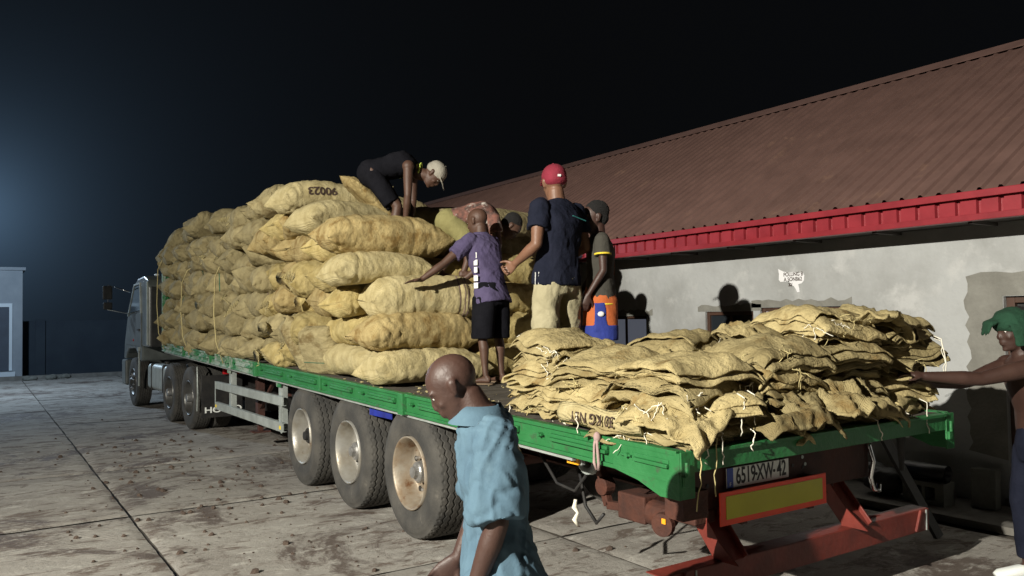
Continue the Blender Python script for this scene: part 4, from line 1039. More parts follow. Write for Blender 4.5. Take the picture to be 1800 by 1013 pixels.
    for k in range(34):
        a = k*.33; rr = .028+.004*k*.33; pts.append((rr*math.cos(a)*1.0, rr*math.sin(a)*.55))
    V = []; nz2 = 12; 
    for i, (a, b) in enumerate(pts):
        for j in range(nz2): h = j/(nz2-1); V.append((a*(1-.35*h*h)+.02*h, b*(1-.2*h), h*.20+.01*math.sin(i*.8)))
    F = [(i*nz2+j, (i+1)*nz2+j, (i+1)*nz2+j+1, i*nz2+j+1) for i in range(len(pts)-1) for j in range(nz2-1)]
    g.v = V; g.f = F; o = g.build('rolled_sack', 'jute_fold', smooth=True); s = o.modifiers.new('solid', 'SOLIDIFY'); s.thickness = .012; o.location = (1.58, .42, 1.60); o.rotation_euler = (.1, .15, -.4); tag(o, 'rolled sack end standing up like an ear on top of the pile', 'sack')
    # printed sack side near the left rail
    p = thing('printed_sack_edge', 'folded sack edge printed 30 KG NET upside down above the green rail', 'folded sack', (.0, .62, 1.22))
    m = MB(); n = 24; V = []
    for a in range(n+1):
        for b in range(5):
            y = 1.0-.72*a/n; z = 1.155+.115*b/4; V.append((.02-.03*math.sin(PI*b/4)+.008*math.sin(y*14), y, z+.012*math.sin(y*9)))
    for a in range(n):
        for b in range(4): m.f.append((a*5+b, a*5+b+1, a*5+b+6, a*5+b+5))
    m.v = V; o = m.build('sack_cloth', 'jute_pale', p, smooth=True); s = o.modifiers.new('solid', 'SOLIDIFY'); s.thickness = .02; s.offset = 0
    text_mesh('lettering', '30 KG NET', .085, 'ink', p, frame((-.027, .66, 1.213), (0, 1, 0), (-.12, 0, -1)), .95, .001, .001)
    # hanging strings
    hs = [(-.02, 1.63, 1.21, .17, 'twine'), (-.03, 1.48, 1.2, .19, 'twine'), (-.035, .78, 1.22, .10, 'twine'), (.10, -.03, 1.17, .36, 'twine_y'), (.27, -.035, 1.18, .16, 'twine'), (.22, -.04, 1.16, .30, 'twine_y'), (.50, -.035, 1.17, .10, 'twine'), (.18, -.035, 1.15, .12, 'twine'), (1.62, -.03, 1.13, .12, 'twine'), (2.16, -.03, 1.2, .2, 'twine'), (.42, -.05, 1.35, .2, 'twine'), (.5, -.05, 1.36, .16, 'twine'), (2.32, -.05, 1.6, .26, 'twine'), (2.38, -.02, 1.58, .22, 'twine')]
    desc = ['over the left rail behind the men', 'beside the pink rag on the left rail', 'near the middle of the left rail', 'long and yellowish at the rear left corner', 'over the number plate, left one', 'long and frayed left of the number plate', 'in front of the number plate top', 'short at the rear left corner plate', 'over the red framed panel', 'near the rear right corner', 'tangled on the corner stack face', 'beside the tangle on the corner stack', 'on the rear right stack below the top', 'far right end of the pile']
    for i, (x, y, z, L, mt) in enumerate(hs):
        r = random.Random(i+40); p = Vector((x, y, z)); pts = [p+Vector((.03 if y > 0 else 0, .05, .02)), p]
        for s in range(8): p = p+Vector((r.gauss(0, .008), r.gauss(0, .008) if y < 0.2 else r.gauss(0, .012), -L/8)); pts.append(p)
        g = MB(); g.tube(pts, .0035, 5); o = g.build('loose_string', mt, smooth=True); tag(o, 'loose string hanging '+desc[i], 'string', 'strings hanging from the folded sacks')
    for y in (1.52, .60):
        g = MB(); x = -.035; z = dk(y)+.02
        for dx in (-.012, .012):
            g.tube([(x, y, z), (x-.01, y+dx, z-.06), (x-.008, y+dx*1.6, z-.16), (x, y+dx*.6, z-.24 if y > 1 else z-.2)], [.012, .008, .010, .008], 6)
        g.ell((x, y, z-.02), (.02, .022, .03)); o = g.build('rag_strip', 'pinkrag', smooth=True); tag(o, 'twisted pale pink rag tied to the green rail '+('behind the man in blue' if y > 1 else 'near the rear corner'), 'rag', 'rags tied to the side rail')
M['pinkrag'] = mk('pink_rag', (.42, .30, .28), (.30, .20, .19), 20, .95)
piles()

# ------------------------------------------------------------ people
def bake(name, mb, mat, parent, voxel=.011, smooth=3, wr=0, wdir=(1, 1, .45), seed=0, wfreq=9):
    me = bpy.data.meshes.new(name); me.from_pydata(mb.v, [], mb.f); o = bpy.data.objects.new('tmp', me); COL.objects.link(o)
    fix_normals(o)
    m = o.modifiers.new('r', 'REMESH'); m.mode = 'VOXEL'; m.voxel_size = voxel; m.use_smooth_shade = True
    if smooth: s = o.modifiers.new('s', 'SMOOTH'); s.factor = .5; s.iterations = smooth
    dg = bpy.context.evaluated_depsgraph_get(); dg.update(); nm = bpy.data.meshes.new_from_object(o.evaluated_get(dg)); bpy.data.objects.remove(o)
    nm.name = name; nm.materials.clear(); nm.materials.append(M[mat])
    n = len(nm.vertices); co = np.empty(n*3); nm.vertices.foreach_get('co', co); co = co.reshape(-1, 3)
    if wr:
        no = np.empty(n*3); nm.vertices.foreach_get('normal', no); no = no.reshape(-1, 3)
        for i in range(n):
            x, y, z = co[i]; p = Vector((x*wdir[0]*wfreq, y*wdir[1]*wfreq, z*wdir[2]*wfreq)); q = noise.noise(p+Vector((seed, seed*2, 0)))
            q2 = 1-abs(noise.noise(p*.6+Vector((z*3, seed*3, x*2)))*2); q3 = noise.noise(p*2.3)
            h = noise.noise(Vector((x*17+1.5*noise.noise(Vector((z*5, x*3, seed))), y*17, z*5+seed)))
            h2 = noise.noise(Vector((x*9+seed, y*9, z*15+x*12+y*9)))
            rd = max(0, 1-abs(h)*2.6)**1.5; rd2 = max(0, 1-abs(h2)*3.0)**1.5
            co[i] += no[i]*(wr*(q*.7+q2*.7-.35+q3*.12)+min(wr, .034)*(.24*rd-.26*rd2))
    off = OFF.get(parent.name, Vector((0,0,0))) if parent else Vector((0, 0, 0))
    co -= np.array(off); nm.vertices.foreach_set('co', co.ravel()); nm.update()
    nm.polygons.foreach_set('use_smooth', [True]*len(nm.polygons))
    ob = bpy.data.objects.new(name, nm); COL.objects.link(ob)
    if parent: ob.parent = parent; OFF[ob.name] = off
    return ob
class Person:
    def __init__(s, label, base, f, H=1.7, group=None, build=1.0):
        s.k = H/1.72; s.b = build; s.B = Vector(base); s.f = Vector((f[0], f[1], 0)).normalized(); s.r = Vector((s.f.y, -s.f.x, 0)); s.u = Vector((0, 0, 1))
        s.t = thing('person', label, 'person', base); s.body = MB(); s.J = {}
    def P(s, p): return s.B+(s.r*p[0]+s.f*p[1]+s.u*p[2])*s.k
    def D(s, p): return (s.r*p[0]+s.f*p[1]+s.u*p[2]).normalized()
    def torso(s, m, hip, chest, neck, grow=0, hem=None, top=True, hr=None, front=None):
        """hip, chest, neck are local points; cross sections perpendicular-ish to the spine"""
        k = s.k; b = s.b; hip, chest, neck = [s.P(p) for p in (hip, chest, neck)]
        r = hr or s.r; secs = []
        def ax(d): a = d.cross(r).normalized(); return a
        d1 = (chest-hip).normalized(); d2 = (neck-chest).normalized()
        F1 = ax(d1); F2 = ax(d2)
        g = grow
        L = (chest-hip)
        if hem is not None:
            for q, w, dpt in hem: secs.append((hip+d1*q*k, r*w*k*b, F1*dpt*k*b))
        else:
            secs.append((hip-d1*.10*k, r*(.12+g)*k*b, F1*(.09+g)*k*b)); secs.append((hip-d1*.04*k, r*(.158+g)*k*b, F1*(.118+g)*k*b))
        secs.append((hip+d1*.06*k, r*(.152+g)*k*b, F1*(.112+g)*k*b))
        secs.append((hip+L*.5, r*(.138+g)*k*b, F1*(.100+g)*k*b))
        secs.append((hip+L*.8, r*(.155+g)*k*b, F1*(.112+g)*k*b))
        secs.append((chest, r*(.168+g)*k*b, F2*(.118+g)*k*b))
        if top:
            D_ = neck-chest
            secs.append((chest+D_*.45, r*(.168+g)*k*b, F2*(.108+g*.8)*k*b)); secs.append((chest+D_*.74, r*(.145+g)*k*b, F2*(.085+g*.7)*k*b)); secs.append((chest+D_*.92, r*(.09+g)*k*b, F2*(.066+g*.6)*k*b)); secs.append((neck, r*(.062+g*.4)*k, F2*(.060+g*.4)*k))
        m.loft(secs, 24, .88)
    def limb(s, m, pts, rad, n=14):
        for a, b, ra, rb in zip(pts[:-1], pts[1:], rad[:-1], rad[1:]): m.cyl(s.P(a), s.P(b), ra*s.k, rb*s.k, n, True)
    def arm(s, sh, el, wr, hd=None, curl=.5, pn=None, side=1, thick=1.0):
        m = s.body; k = s.k; t = thick
        m.ell(s.P(sh), (.062*k*t,)*3); S, E, W_ = s.P(sh), s.P(el), s.P(wr)
        mid = S.lerp(E, .45); m.cyl(S, mid, .052*k*t, .049*k*t, 14, True); m.cyl(mid, E, .049*k*t, .038*k*t, 14, True)
        mid = E.lerp(W_, .3); m.cyl(E, mid, .038*k*t, .041*k*t, 14, True); m.cyl(mid, W_, .041*k*t, .026*k*t, 14, True)
        d = s.D(hd) if hd else (W_-E).normalized(); n = s.D(pn) if pn else d.orthogonal()
        n = (n-d*n.dot(d)).normalized(); sd = d.cross(n)*side
        # palm
        secs = [(W_-d*.01*k, sd*.027*k, n*.020*k), (W_+d*.03*k, sd*.036*k, n*.018*k), (W_+d*.065*k, sd*.043*k, n*.016*k), (W_+d*.092*k, sd*.041*k, n*.013*k)]
        m.loft(secs, 14)
        for q, (o, L) in enumerate(((-.031, .070), (-.010, .080), (.011, .075), (.031, .060))):
            p = W_+(d*.085+sd*o)*k; a = curl*.35; dd = d
            for j, l in enumerate((.45, .32, .26)):
                an = curl*(.5+.55*j); dd = (d*math.cos(an*1.3)-n*math.sin(an*1.3)+sd*o*2.2).normalized(); p2 = p+dd*L*l*k
                m.cyl(p, p2, (.0100-.0008*j)*k, (.0094-.001*j)*k, 8, True); p = p2
        p = W_+(d*.03-sd*.030)*k; dd = (d*.65-sd*.75-n*.25).normalized(); p2 = p+dd*.045*k; m.cyl(p, p2, .0135*k, .011*k, 8, True)
        p3 = p2+(dd*.6+d*.7-n*curl*.5).normalized()*.034*k; m.cyl(p2, p3, .0108*k, .009*k, 8, True)
    def leg(s, hip, kn, an, toe=(0, 1, 0), thick=1.0):
        m = s.body; k = s.k*thick; Hh, K, A = s.P(hip), s.P(kn), s.P(an)
        m.cyl(Hh, Hh.lerp(K, .5), .086*k, .072*k, 16, True); m.cyl(Hh.lerp(K, .5), K, .072*k, .050*k, 16, True)
        back = (A-K).normalized().cross(s.r).normalized(); back = back if back.dot(s.f) < 0 else -back
        c = K.lerp(A, .32)+back*.012*k; m.cyl(K, c, .047*k, .054*k, 16, True); m.cyl(c, K.lerp(A, .72), .054*k, .036*k, 16, True); m.cyl(K.lerp(A, .72), A, .036*k, .031*k, 14, True)
        t = s.D(toe); rr = t.cross(s.u).normalized(); u = rr.cross(t)
        m.ell(A-t*.025*k-u*.035*k, (.033*k, .036*k, .036*k), rr, t)
        secs = [(A-t*.055*k-u*.052*k, rr*.024*k, u*.016*k), (A-t*.03*k-u*.05*k, rr*.033*k, u*.028*k), (A+t*.04*k-u*.045*k, rr*.036*k, u*.034*k), (A+t*.11*k-u*.055*k, rr*.043*k, u*.022*k), (A+t*.17*k-u*.062*k, rr*.044*k, u*.014*k), (A+t*.195*k-u*.064*k, rr*.032*k, u*.010*k)]
        m.loft(secs, 14)
        for q in range(5): c = A+t*(.185-.010*q)*k*1+rr*(-.034+.017*q)*k-u*.062*k; m.ell(c, (.0105*k, .016*k, .010*k), rr, t, 8, 6)
    def head(s, c, neck, fw, up=(0, 0, 1), hair=None, cap=None, ears=True, eyes=True, hs=1.12):
        m = s.body; k = s.k*hs; C = s.P(c); f = s.D(fw); u = s.D(up); u = (u-f*u.dot(f)).normalized(); r = f.cross(u); s.hd = (C, f, u, r, k)
        L = lambda a, b, c_: C+(r*a+f*b+u*c_)*k
        m.cyl(s.P(neck)-s.u*.03*k, L(0, -.025, -.06), .062*k, .055*k, 16, True)
        m.ell(L(0, -.012, .030), (.076*k, .096*k, .086*k), r, f, 20, 14)
        m.loft([(L(0, .035, -.108), r*.026*k, f*.030*k), (L(0, .030, -.095), r*.042*k, f*.048*k), (L(0, .018, -.06), r*.056*k, f*.066*k), (L(0, .012, -.02), r*.066*k, f*.078*k), (L(0, .006, .02), r*.070*k, f*.084*k)], 20)
        m.loft([(L(0, .080, .018), r*.009*k, u*.010*k), (L(0, .092, -.004), r*.011*k, u*.012*k), (L(0, .104, -.024), r*.017*k, u*.010*k), (L(0, .085, -.034), r*.019*k, u*.008*k)], 12)
        m.ell(L(0, .084, -.052), (.025*k, .013*k, .008*k), r, f, 12, 8); m.ell(L(0, .082, -.066), (.022*k, .013*k, .0085*k), r, f, 12, 8)
        m.ell(L(0, .070, -.096), (.020*k, .016*k, .014*k), r, f, 12, 8)
        for q in (-1, 1):
            m.ell(L(.033*q, .068, .026), (.026*k, .016*k, .009*k), r, f, 12, 8); m.ell(L(.040*q, .058, -.025), (.018*k, .018*k, .018*k), r, f, 10, 8)
            if ears:
                m.loft([(L(.070*q, -.008, -.032), f*.010*k, r*.008*k), (L(.078*q, -.012, -.010), f*.015*k, r*.008*k), (L(.082*q, -.018, .014), f*.019*k, r*.009*k), (L(.078*q, -.016, .028), f*.012*k, r*.007*k)], 10)
        if eyes:
            for q in (-1, 1):
                e = MB(); e.ell(L(.031*q, .0685, .006), (.0115*k, .0115*k, .0095*k), r, f, 12, 8); eo = e.build('eye', 'eye', s.t, smooth=True)
                e = MB(); e.ell(L(.031*q, .0765, .004), (.0065*k, .0045*k, .006*k), r, f, 10, 6); e.build('iris', 'iris', eo, smooth=True)
        if hair:
            h = MB(); g = hair
            h.ell(L(0, -.034, .052), ((.075+g)*k, (.088+g)*k, (.078+g)*k), r, f, 24, 16); h.ell(L(0, -.058, .0), ((.066+g)*k, (.050+g)*k, (.055+g)*k), r, f, 16, 12)
            hb = bake('hair', h, 'hair', s.t, .009*k, 2, .003, (1, 1, 1), 3, 60)
        if cap:
            h = MB(); h.ell(L(0, -.012, .048), (.085*k, .104*k, .084*k), r, f, 24, 16); h.ell(L(0, -.04, .02), (.080*k, .075*k, .055*k), r, f, 20, 12)
            bd = cap[1]  # brim direction +1 front, -1 back
            h.loft([(L(0, .060*bd, .040), r*.075*k, u*.008*k), (L(0, .11*bd, .034), r*.070*k, u*.006*k), (L(0, .150*bd, .022), r*.058*k, u*.005*k), (L(0, .172*bd, .014), r*.034*k, u*.004*k)], 16)
            bake('cap', h, cap[0], s.t, .0075*k, 2, .0015, (1, 1, 1), 2, 20)
            b = MB(); b.ell(L(0, -.012, .134), (.008*k, .008*k, .005*k), r, f, 10, 6); b.build('cap_button', cap[0], s.t, smooth=True)
    def finish(s, skin, voxel=.0075):
        return bake('body', s.body, skin, s.t, voxel*s.k, 2)
    def sleeve(s, m, sh, el, frac, r0=.068, r1=.072):
        S, E = s.P(sh), s.P(el); m.cyl(S-(E-S).normalized()*.02, S.lerp(E, frac), r0*s.k, r1*s.k, 16); m.ell(S, (r0*s.k,)*3)
    def cuff(s, name, mat, sh, el, frac, r=.075, w=.012):
        S, E = s.P(sh), s.P(el); d = (E-S).normalized(); c = S.lerp(E, frac); g = MB(); a = d.orthogonal().normalized()*r*s.k; b = d.cross(a)
        vs = []; n = 28
        for q in range(n):
            t = 2*PI*q/n; v = a*math.cos(t)+b*math.sin(t)
            for rr, dd in ((1.0, -w), (1.05, -w), (1.05, w*.2), (1.0, w*.2)): vs.append(c+v*rr+d*dd)
        g.add(vs, [(q*4+j, q*4+(j+1) % 4, ((q+1) % n)*4+(j+1) % 4, ((q+1) % n)*4+j) for q in range(n) for j in range(4)]); g.build(name, mat, s.t, smooth=True)
    def sandals(s, feet, mat='sandal'):
        for an, toe in feet:
            A = s.P(an); t = s.D(toe); rr = t.cross(s.u).normalized(); k = s.k; g = MB()
            g.loft([(A-t*.075*k-s.u*.079*k, rr*.028*k, s.u*.008*k), (A-s.u*.079*k, rr*.04*k, s.u*.009*k), (A+t*.12*k-s.u*.079*k, rr*.05*k, s.u*.009*k), (A+t*.21*k-s.u*.079*k, rr*.038*k, s.u*.008*k)], 16); g.build('sandal', mat, s.t, smooth=True)

def man_purple():
    p = Person('man in purple shirt and black shorts reaching onto the striped sack, seen from behind', (1.02, 3.39, 1.180), (-.26, .96), 1.62)
    hip, ch, nk = (0, -.02, .90), (-.02, .05, 1.24), (-.02, .09, 1.45)
    p.torso(p.body, hip, ch, nk)
    shL, elL, wrL = (-.185, .08, 1.385), (-.42, .20, 1.16), (-.60, .32, 1.01); shR, elR, wrR = (.155, .10, 1.375), (.20, .30, 1.16), (.06, .44, 1.02)
    p.arm(shL, elL, wrL, (-.8, .4, -.12), .15, (.1, .1, 1), 1); p.arm(shR, elR, wrR, (-.5, .8, -.1), .2, (0, .1, 1), -1)
    p.leg((-.085, -.02, .86), (-.10, .02, .47), (-.105, -.03, .085), (-.25, .95, 0), .92); p.leg((.085, -.02, .86), (.12, .01, .47), (.135, -.02, .085), (.1, 1, 0), .92)
    p.head((-.03, .13, 1.585), nk, (-.15, .95, -.25), (0, .2, 1))
    p.finish('skin')
    m = MB(); p.torso(m, hip, ch, nk, .018, hem=[(-.13, .205, .150), (-.05, .195, .143)]); p.sleeve(m, shL, elL, .62, .070, .078); p.sleeve(m, shR, elR, .62, .070, .078)
    bake('shirt', m, 'purple', p.t, .010, 3, .020, (1, 1, .3), 1, 6)
    c = MB(); N_ = p.P(nk); c.lathe([(-.005, .060), (.022, .062), (.024, .070), (-.01, .080)], N_, 'Z', 28); c.build('collar', 'purple', p.t, smooth=True)
    m = MB(); m.loft([(p.P((0, -.02, .98)), p.r*.155, p.f*.115), (p.P((0, -.02, .84)), p.r*.185, p.f*.14), (p.P((0, -.02, .76)), p.r*.185, p.f*.13)], 24)
    for q in (-1, 1): m.loft([(p.P((.09*q, -.02, .84)), p.r*.100, p.f*.125), (p.P((.115*q, 0, .44)), p.r*.092, p.f*.115)], 20)
    bake('shorts', m, 'blackc', p.t, .011, 2, .007, (1, 1, .3), 2, 9)
    for z, w in ((1.02, .05), (1.10, .04), (1.17, .045), (1.24, .03), (.95, .05)):
        g = MB(); g.obox(p.P((-.192, .0, z)), (.004, w, .05), (0, 0, math.atan2(p.f.y, p.f.x)-PI/2)); g.build('side_print', 'white', p.t)
    p.sandals([((-.105, -.03, .085), (-.25, .95, 0)), ((.135, -.02, .085), (.1, 1, 0))])
man_purple()
def man_redcap():
    p = Person('tall man in red cap, navy t-shirt and khaki trousers standing on the trailer deck', (1.02, 2.35, 1.155), (-.15, .99), 1.84, build=1.0)
    hip, ch, nk = (0, 0, .93), (0, -.03, 1.27), (.0, -.01, 1.47)
    p.torso(p.body, hip, ch, nk)
    shL, elL, wrL = (-.20, -.02, 1.40), (-.27, -.06, 1.12), (-.30, .14, .99); shR, elR, wrR = (.20, -.01, 1.40), (.28, -.04, 1.12), (.22, .20, 1.05)
    p.arm(shL, elL, wrL, (-.15, .75, -.5), 1.5, (.9, .1, .2), 1, 1.08); p.arm(shR, elR, wrR, (-.1, .9, -.1), 1.2, (1, 0, .1), -1, 1.08)
    p.leg((-.09, 0, .90), (-.11, .03, .50), (-.12, -.02, .085), (-.2, 1, 0)); p.leg((.09, 0, .90), (.13, .03, .50), (.16, .02, .085), (.2, 1, 0))
    p.head((.0, .02, 1.60), nk, (.45, .9, -.08), (0, .05, 1), cap=('capred', 1))
    p.finish('skin2')
    g = MB(); C, f, u, r, k = p.hd; g.obox(C-f*.119*k+u*.028*k, (.026, .006, .018), (0, 0, math.atan2(f.y, f.x)-PI/2)); g.build('cap_strap', 'white', p.t)
    m = MB(); p.torso(m, hip, ch, nk, .024, hem=[(-.10, .205, .150), (-.03, .195, .148)]); p.sleeve(m, shL, elL, .60, .078, .084); p.sleeve(m, shR, elR, .60, .078, .084)
    bake('shirt', m, 'navy', p.t, .011, 3, .020, (1, 1, .35), 4, 6)
    for zz in range(5):
        g = MB(); g.obox(p.P((.03+zz*.028, -.157-.0*zz, 1.335-.006*zz)), (.03, .006, .008), (0, .2, math.atan2(p.f.y, p.f.x)-PI/2)); g.build('back_print', 'teal', p.t)
    m = MB(); m.loft([(p.P((0, 0, 1.0)), p.r*.165, p.f*.125), (p.P((0, 0, .86)), p.r*.190, p.f*.145), (p.P((0, 0, .76)), p.r*.185, p.f*.13)], 24)
    for q, a in ((-1, -.12), (1, .16)): m.loft([(p.P((.095*q, 0, .84)), p.r*.108, p.f*.125), (p.P((.5*(a+.11*q), .03, .5)), p.r*.098, p.f*.105), (p.P((a, 0, .22)), p.r*.085, p.f*.09), (p.P((a, 0, .10)), p.r*.078, p.f*.085)], 20)
    bake('trousers', m, 'khaki', p.t, .012, 2, .020, (1, 1, .6), 5, 7)
    for q in range(3):
        g = MB(); g.bar(p.P((-.206, -.01+q*.018, .92)), p.P((-.200, .0+q*.018, .83)), .006, .006); g.build('pocket_piping', 'white' if q % 2 == 0 else 'blackc', p.t)
    p.sandals([((-.12, -.02, .085), (-.2, 1, 0)), ((.16, .02, .085), (.2, 1, 0))], 'black')
man_redcap()
def boy():
    p = Person('boy in dark grey jersey with yellow trim and orange and blue shorts, in profile', (1.47, 2.36, 1.16), (-.86, .5), 1.57, build=.96)
    hip, ch, nk = (0, 0, .90), (0, -.01, 1.24), (0, .01, 1.44)
    p.torso(p.body, hip, ch, nk)
    shL, elL, wrL = (-.175, 0, 1.375), (-.20, .0, 1.09), (-.19, .14, .87); shR, elR, wrR = (.175, 0, 1.375), (.19, .02, 1.09), (.14, .18, .88)
    p.arm(shL, elL, wrL, (0, .35, -1), .6, (-1, 0, 0), 1, .86); p.arm(shR, elR, wrR, (0, .4, -1), .6, (1, 0, 0), -1, .86)
    p.leg((-.08, 0, .86), (-.09, .02, .47), (-.09, -.02, .085), (0, 1, 0), .85); p.leg((.08, 0, .86), (.10, .02, .47), (.11, .05, .085), (0, 1, 0), .85)
    p.head((0, .045, 1.585), nk, (-.22, 1, -.10), (0, 0, 1), hair=.010, hs=1.2)
    p.finish('skin3')
    m = MB(); p.torso(m, hip, ch, nk, .022, hem=[(-.12, .200, .150), (-.03, .19, .145)]); p.sleeve(m, shL, elL, .52, .064, .074); p.sleeve(m, shR, elR, .52, .064, .074)
    bake('jersey', m, 'greyc', p.t, .010, 3, .009, (1, 1, .35), 7, 9)
    p.cuff('sleeve_trim', 'yellowc', shL, elL, .50, .074); p.cuff('sleeve_trim', 'yellowc', shR, elR, .50, .074)
    H0 = p.P(hip); g = MB(); vs = []; n = 40; k = p.k*p.b
    for q in range(n):
        t = 2*PI*q/n; v = p.r*math.copysign(abs(math.cos(t))**.88, math.cos(t))*.200*k+p.f*math.copysign(abs(math.sin(t))**.88, math.sin(t))*.150*k
        for rr, dd in ((.98, -.118), (1.03, -.118), (1.03, -.104), (.98, -.104)): vs.append(H0+v*rr+p.u*dd*p.k)
    g.add(vs, [(q*4+j, q*4+(j+1) % 4, ((q+1) % n)*4+(j+1) % 4, ((q+1) % n)*4+j) for q in range(n) for j in range(4)]); g.build('hem_trim', 'yellowc', p.t, smooth=True)
    for zz in range(4):
        g = MB(); g.obox(p.P((-.02+.02*zz, -.140, 1.30-.07*zz)), (.02, .006, .055), (0, 0, math.atan2(p.f.y, p.f.x)-PI/2)); g.build('back_print', 'orangec', p.t)
    m = MB(); m.loft([(p.P((0, 0, .96)), p.r*.15, p.f*.115), (p.P((0, 0, .84)), p.r*.175, p.f*.14), (p.P((0, 0, .76)), p.r*.17, p.f*.13)], 24)
    for q in (-1, 1): m.loft([(p.P((.085*q, 0, .84)), p.r*.095, p.f*.13), (p.P((.10*q, .01, .57)), p.r*.100, p.f*.135)], 20)
    bake('shorts', m, 'orangec', p.t, .010, 2, .007, (1, 1, .3), 8, 9)
    m = MB()
    for q in (-1, 1): m.loft([(p.P((.10*q, .01, .60)), p.r*.104, p.f*.139), (p.P((.104*q, .012, .46)), p.r*.106, p.f*.142)], 20)
    m.loft([(p.P((-.192, .035, .80)), p.f*.05, p.r*.012), (p.P((-.205, .03, .55)), p.f*.06, p.r*.012)], 12)
    bake('shorts_panel', m, 'royal', p.t, .009, 2, .004, (1, 1, .3), 8, 9)
    g = MB(); g.ell(p.P((-.214, .03, .70)), (.012, .03, .022), p.r, p.f, 10, 6); g.build('shorts_badge', 'white', p.t, smooth=True)
    p.sandals([((-.09, -.02, .085), (0, 1, 0)), ((.11, .05, .085), (0, 1, 0))], 'black')
boy()
def man_bent():
    p = Person('man in black bending over on top of the load with a pale backward cap', (.62, 4.62, 2.48), (.834, -.552), 1.70)
    hip, ch, nk = (0, -.20, .80), (0, .10, .90), (0, .27, .84)
    p.torso(p.body, hip, ch, nk, hr=-p.r)
    shL, elL, wrL = (-.175, .20, .84), (-.20, .20, .54), (-.12, .17, .28); shR, elR, wrR = (.175, .20, .84), (.22, .20, .54), (.13, .16, .28)
    p.arm(shL, elL, wrL, (.1, .1, -1), .7, (-1, .1, 0), 1); p.arm(shR, elR, wrR, (-.1, .1, -1), .7, (1, .1, 0), -1)
    p.leg((-.09, -.18, .80), (-.10, .06, .44), (-.10, -.02, .09), (0, 1, 0)); p.leg((.09, -.18, .80), (.11, .08, .44), (.11, .05, .09), (0, 1, 0))
    p.head((0, .44, .78), (0, .28, .83), (0, .45, -.85), (0, .88, .40), cap=('capgrey', 1))
    p.finish('skin')
    m = MB(); p.torso(m, hip, ch, nk, .018, hem=[(-.06, .175, .13)], hr=-p.r); bake('vest', m, 'blackc', p.t, .011, 3, .008, (1, 1, .6), 3, 9)
    m = MB(); d = 1
    m.ell(p.P((0, -.20, .80)), (.175, .15, .15), p.r, p.f)
    for q in (-1, 1): m.cyl(p.P((.09*q, -.18, .78)), p.P((.105*q, .02, .47)), .105, .088, 18)
    bake('shorts', m, 'blackc', p.t, .011, 2, .007, (1, 1, .4), 6, 9)
    for (a, b, z, w, mt, nm) in ((-.178, -.12, .76, .05, 'white', 'side_print'), (-.180, .06, .80, .05, 'lime', 'side_print'), (-.192, -.10, .60, .035, 'capred', 'shorts_print'), (-.19, -.06, .585, .02, 'white', 'shorts_print')):
        g = MB(); g.ell(p.P((a, b, z)), (.008, w, .02), p.r, p.f, 10, 6); g.build(nm, mt, p.t, smooth=True)
    g = MB(); c = p.P((0, .30, .83)); d = p.D((0, .9, -.2)); a = p.r*.070; b = d.cross(p.r)*.070; g.tube([c+a*math.cos(t)+b*math.sin(t) for t in [2*PI*q/20 for q in range(21)]], .010, 8); g.build('neck_band', 'lime', p.t, smooth=True)
man_bent()
def man_stoop():
    p = Person('stooping man in olive shorts and patterned top behind the man in purple', (1.02, 4.10, 2.17), (.86, -.40), 1.66)
    hip, ch, nk = (0, -.02, .58), (0, .30, .68), (0, .47, .60)
    p.torso(p.body, hip, ch, nk, hr=-p.r)
    shL, elL, wrL = (-.175, .42, .60), (-.2, .46, .34), (-.12, .42, .12); shR, elR, wrR = (.175, .42, .60), (.22, .46, .34), (.14, .42, .12)
    p.arm(shL, elL, wrL, (.1, .1, -1), .6, (-1, .1, 0), 1); p.arm(shR, elR, wrR, (-.1, .1, -1), .6, (1, .1, 0), -1)
    p.leg((-.09, -.02, .56), (-.12, .05, .33), (-.12, -.10, .085), (0, 1, 0)); p.leg((.09, -.02, .56), (.12, .22, .36), (.12, .12, .085), (0, 1, 0))
    p.head((0, .62, .53), (0, .47, .59), (0, .5, -.85), (0, .85, .4), hair=.006)
    p.finish('skin')
    m = MB(); p.torso(m, hip, ch, nk, .020, hem=[(.05, .170, .13)], hr=-p.r); p.sleeve(m, shL, elL, .55); p.sleeve(m, shR, elR, .55); bake('patterned_shirt', m, 'pattern', p.t, .011, 3, .008, (1, 1, .6), 9, 9)
    m = MB(); m.ell(p.P((0, -.01, .57)), (.175, .16, .155), p.r, p.f)
    m.cyl(p.P((-.09, -.01, .58)), p.P((-.12, .03, .36)), .105, .100, 18); m.cyl(p.P((.09, -.01, .58)), p.P((.12, .18, .38)), .105, .10, 18)
    bake('shorts', m, 'olive', p.t, .011, 2, .010, (1, 1, .5), 6, 9)
man_stoop()
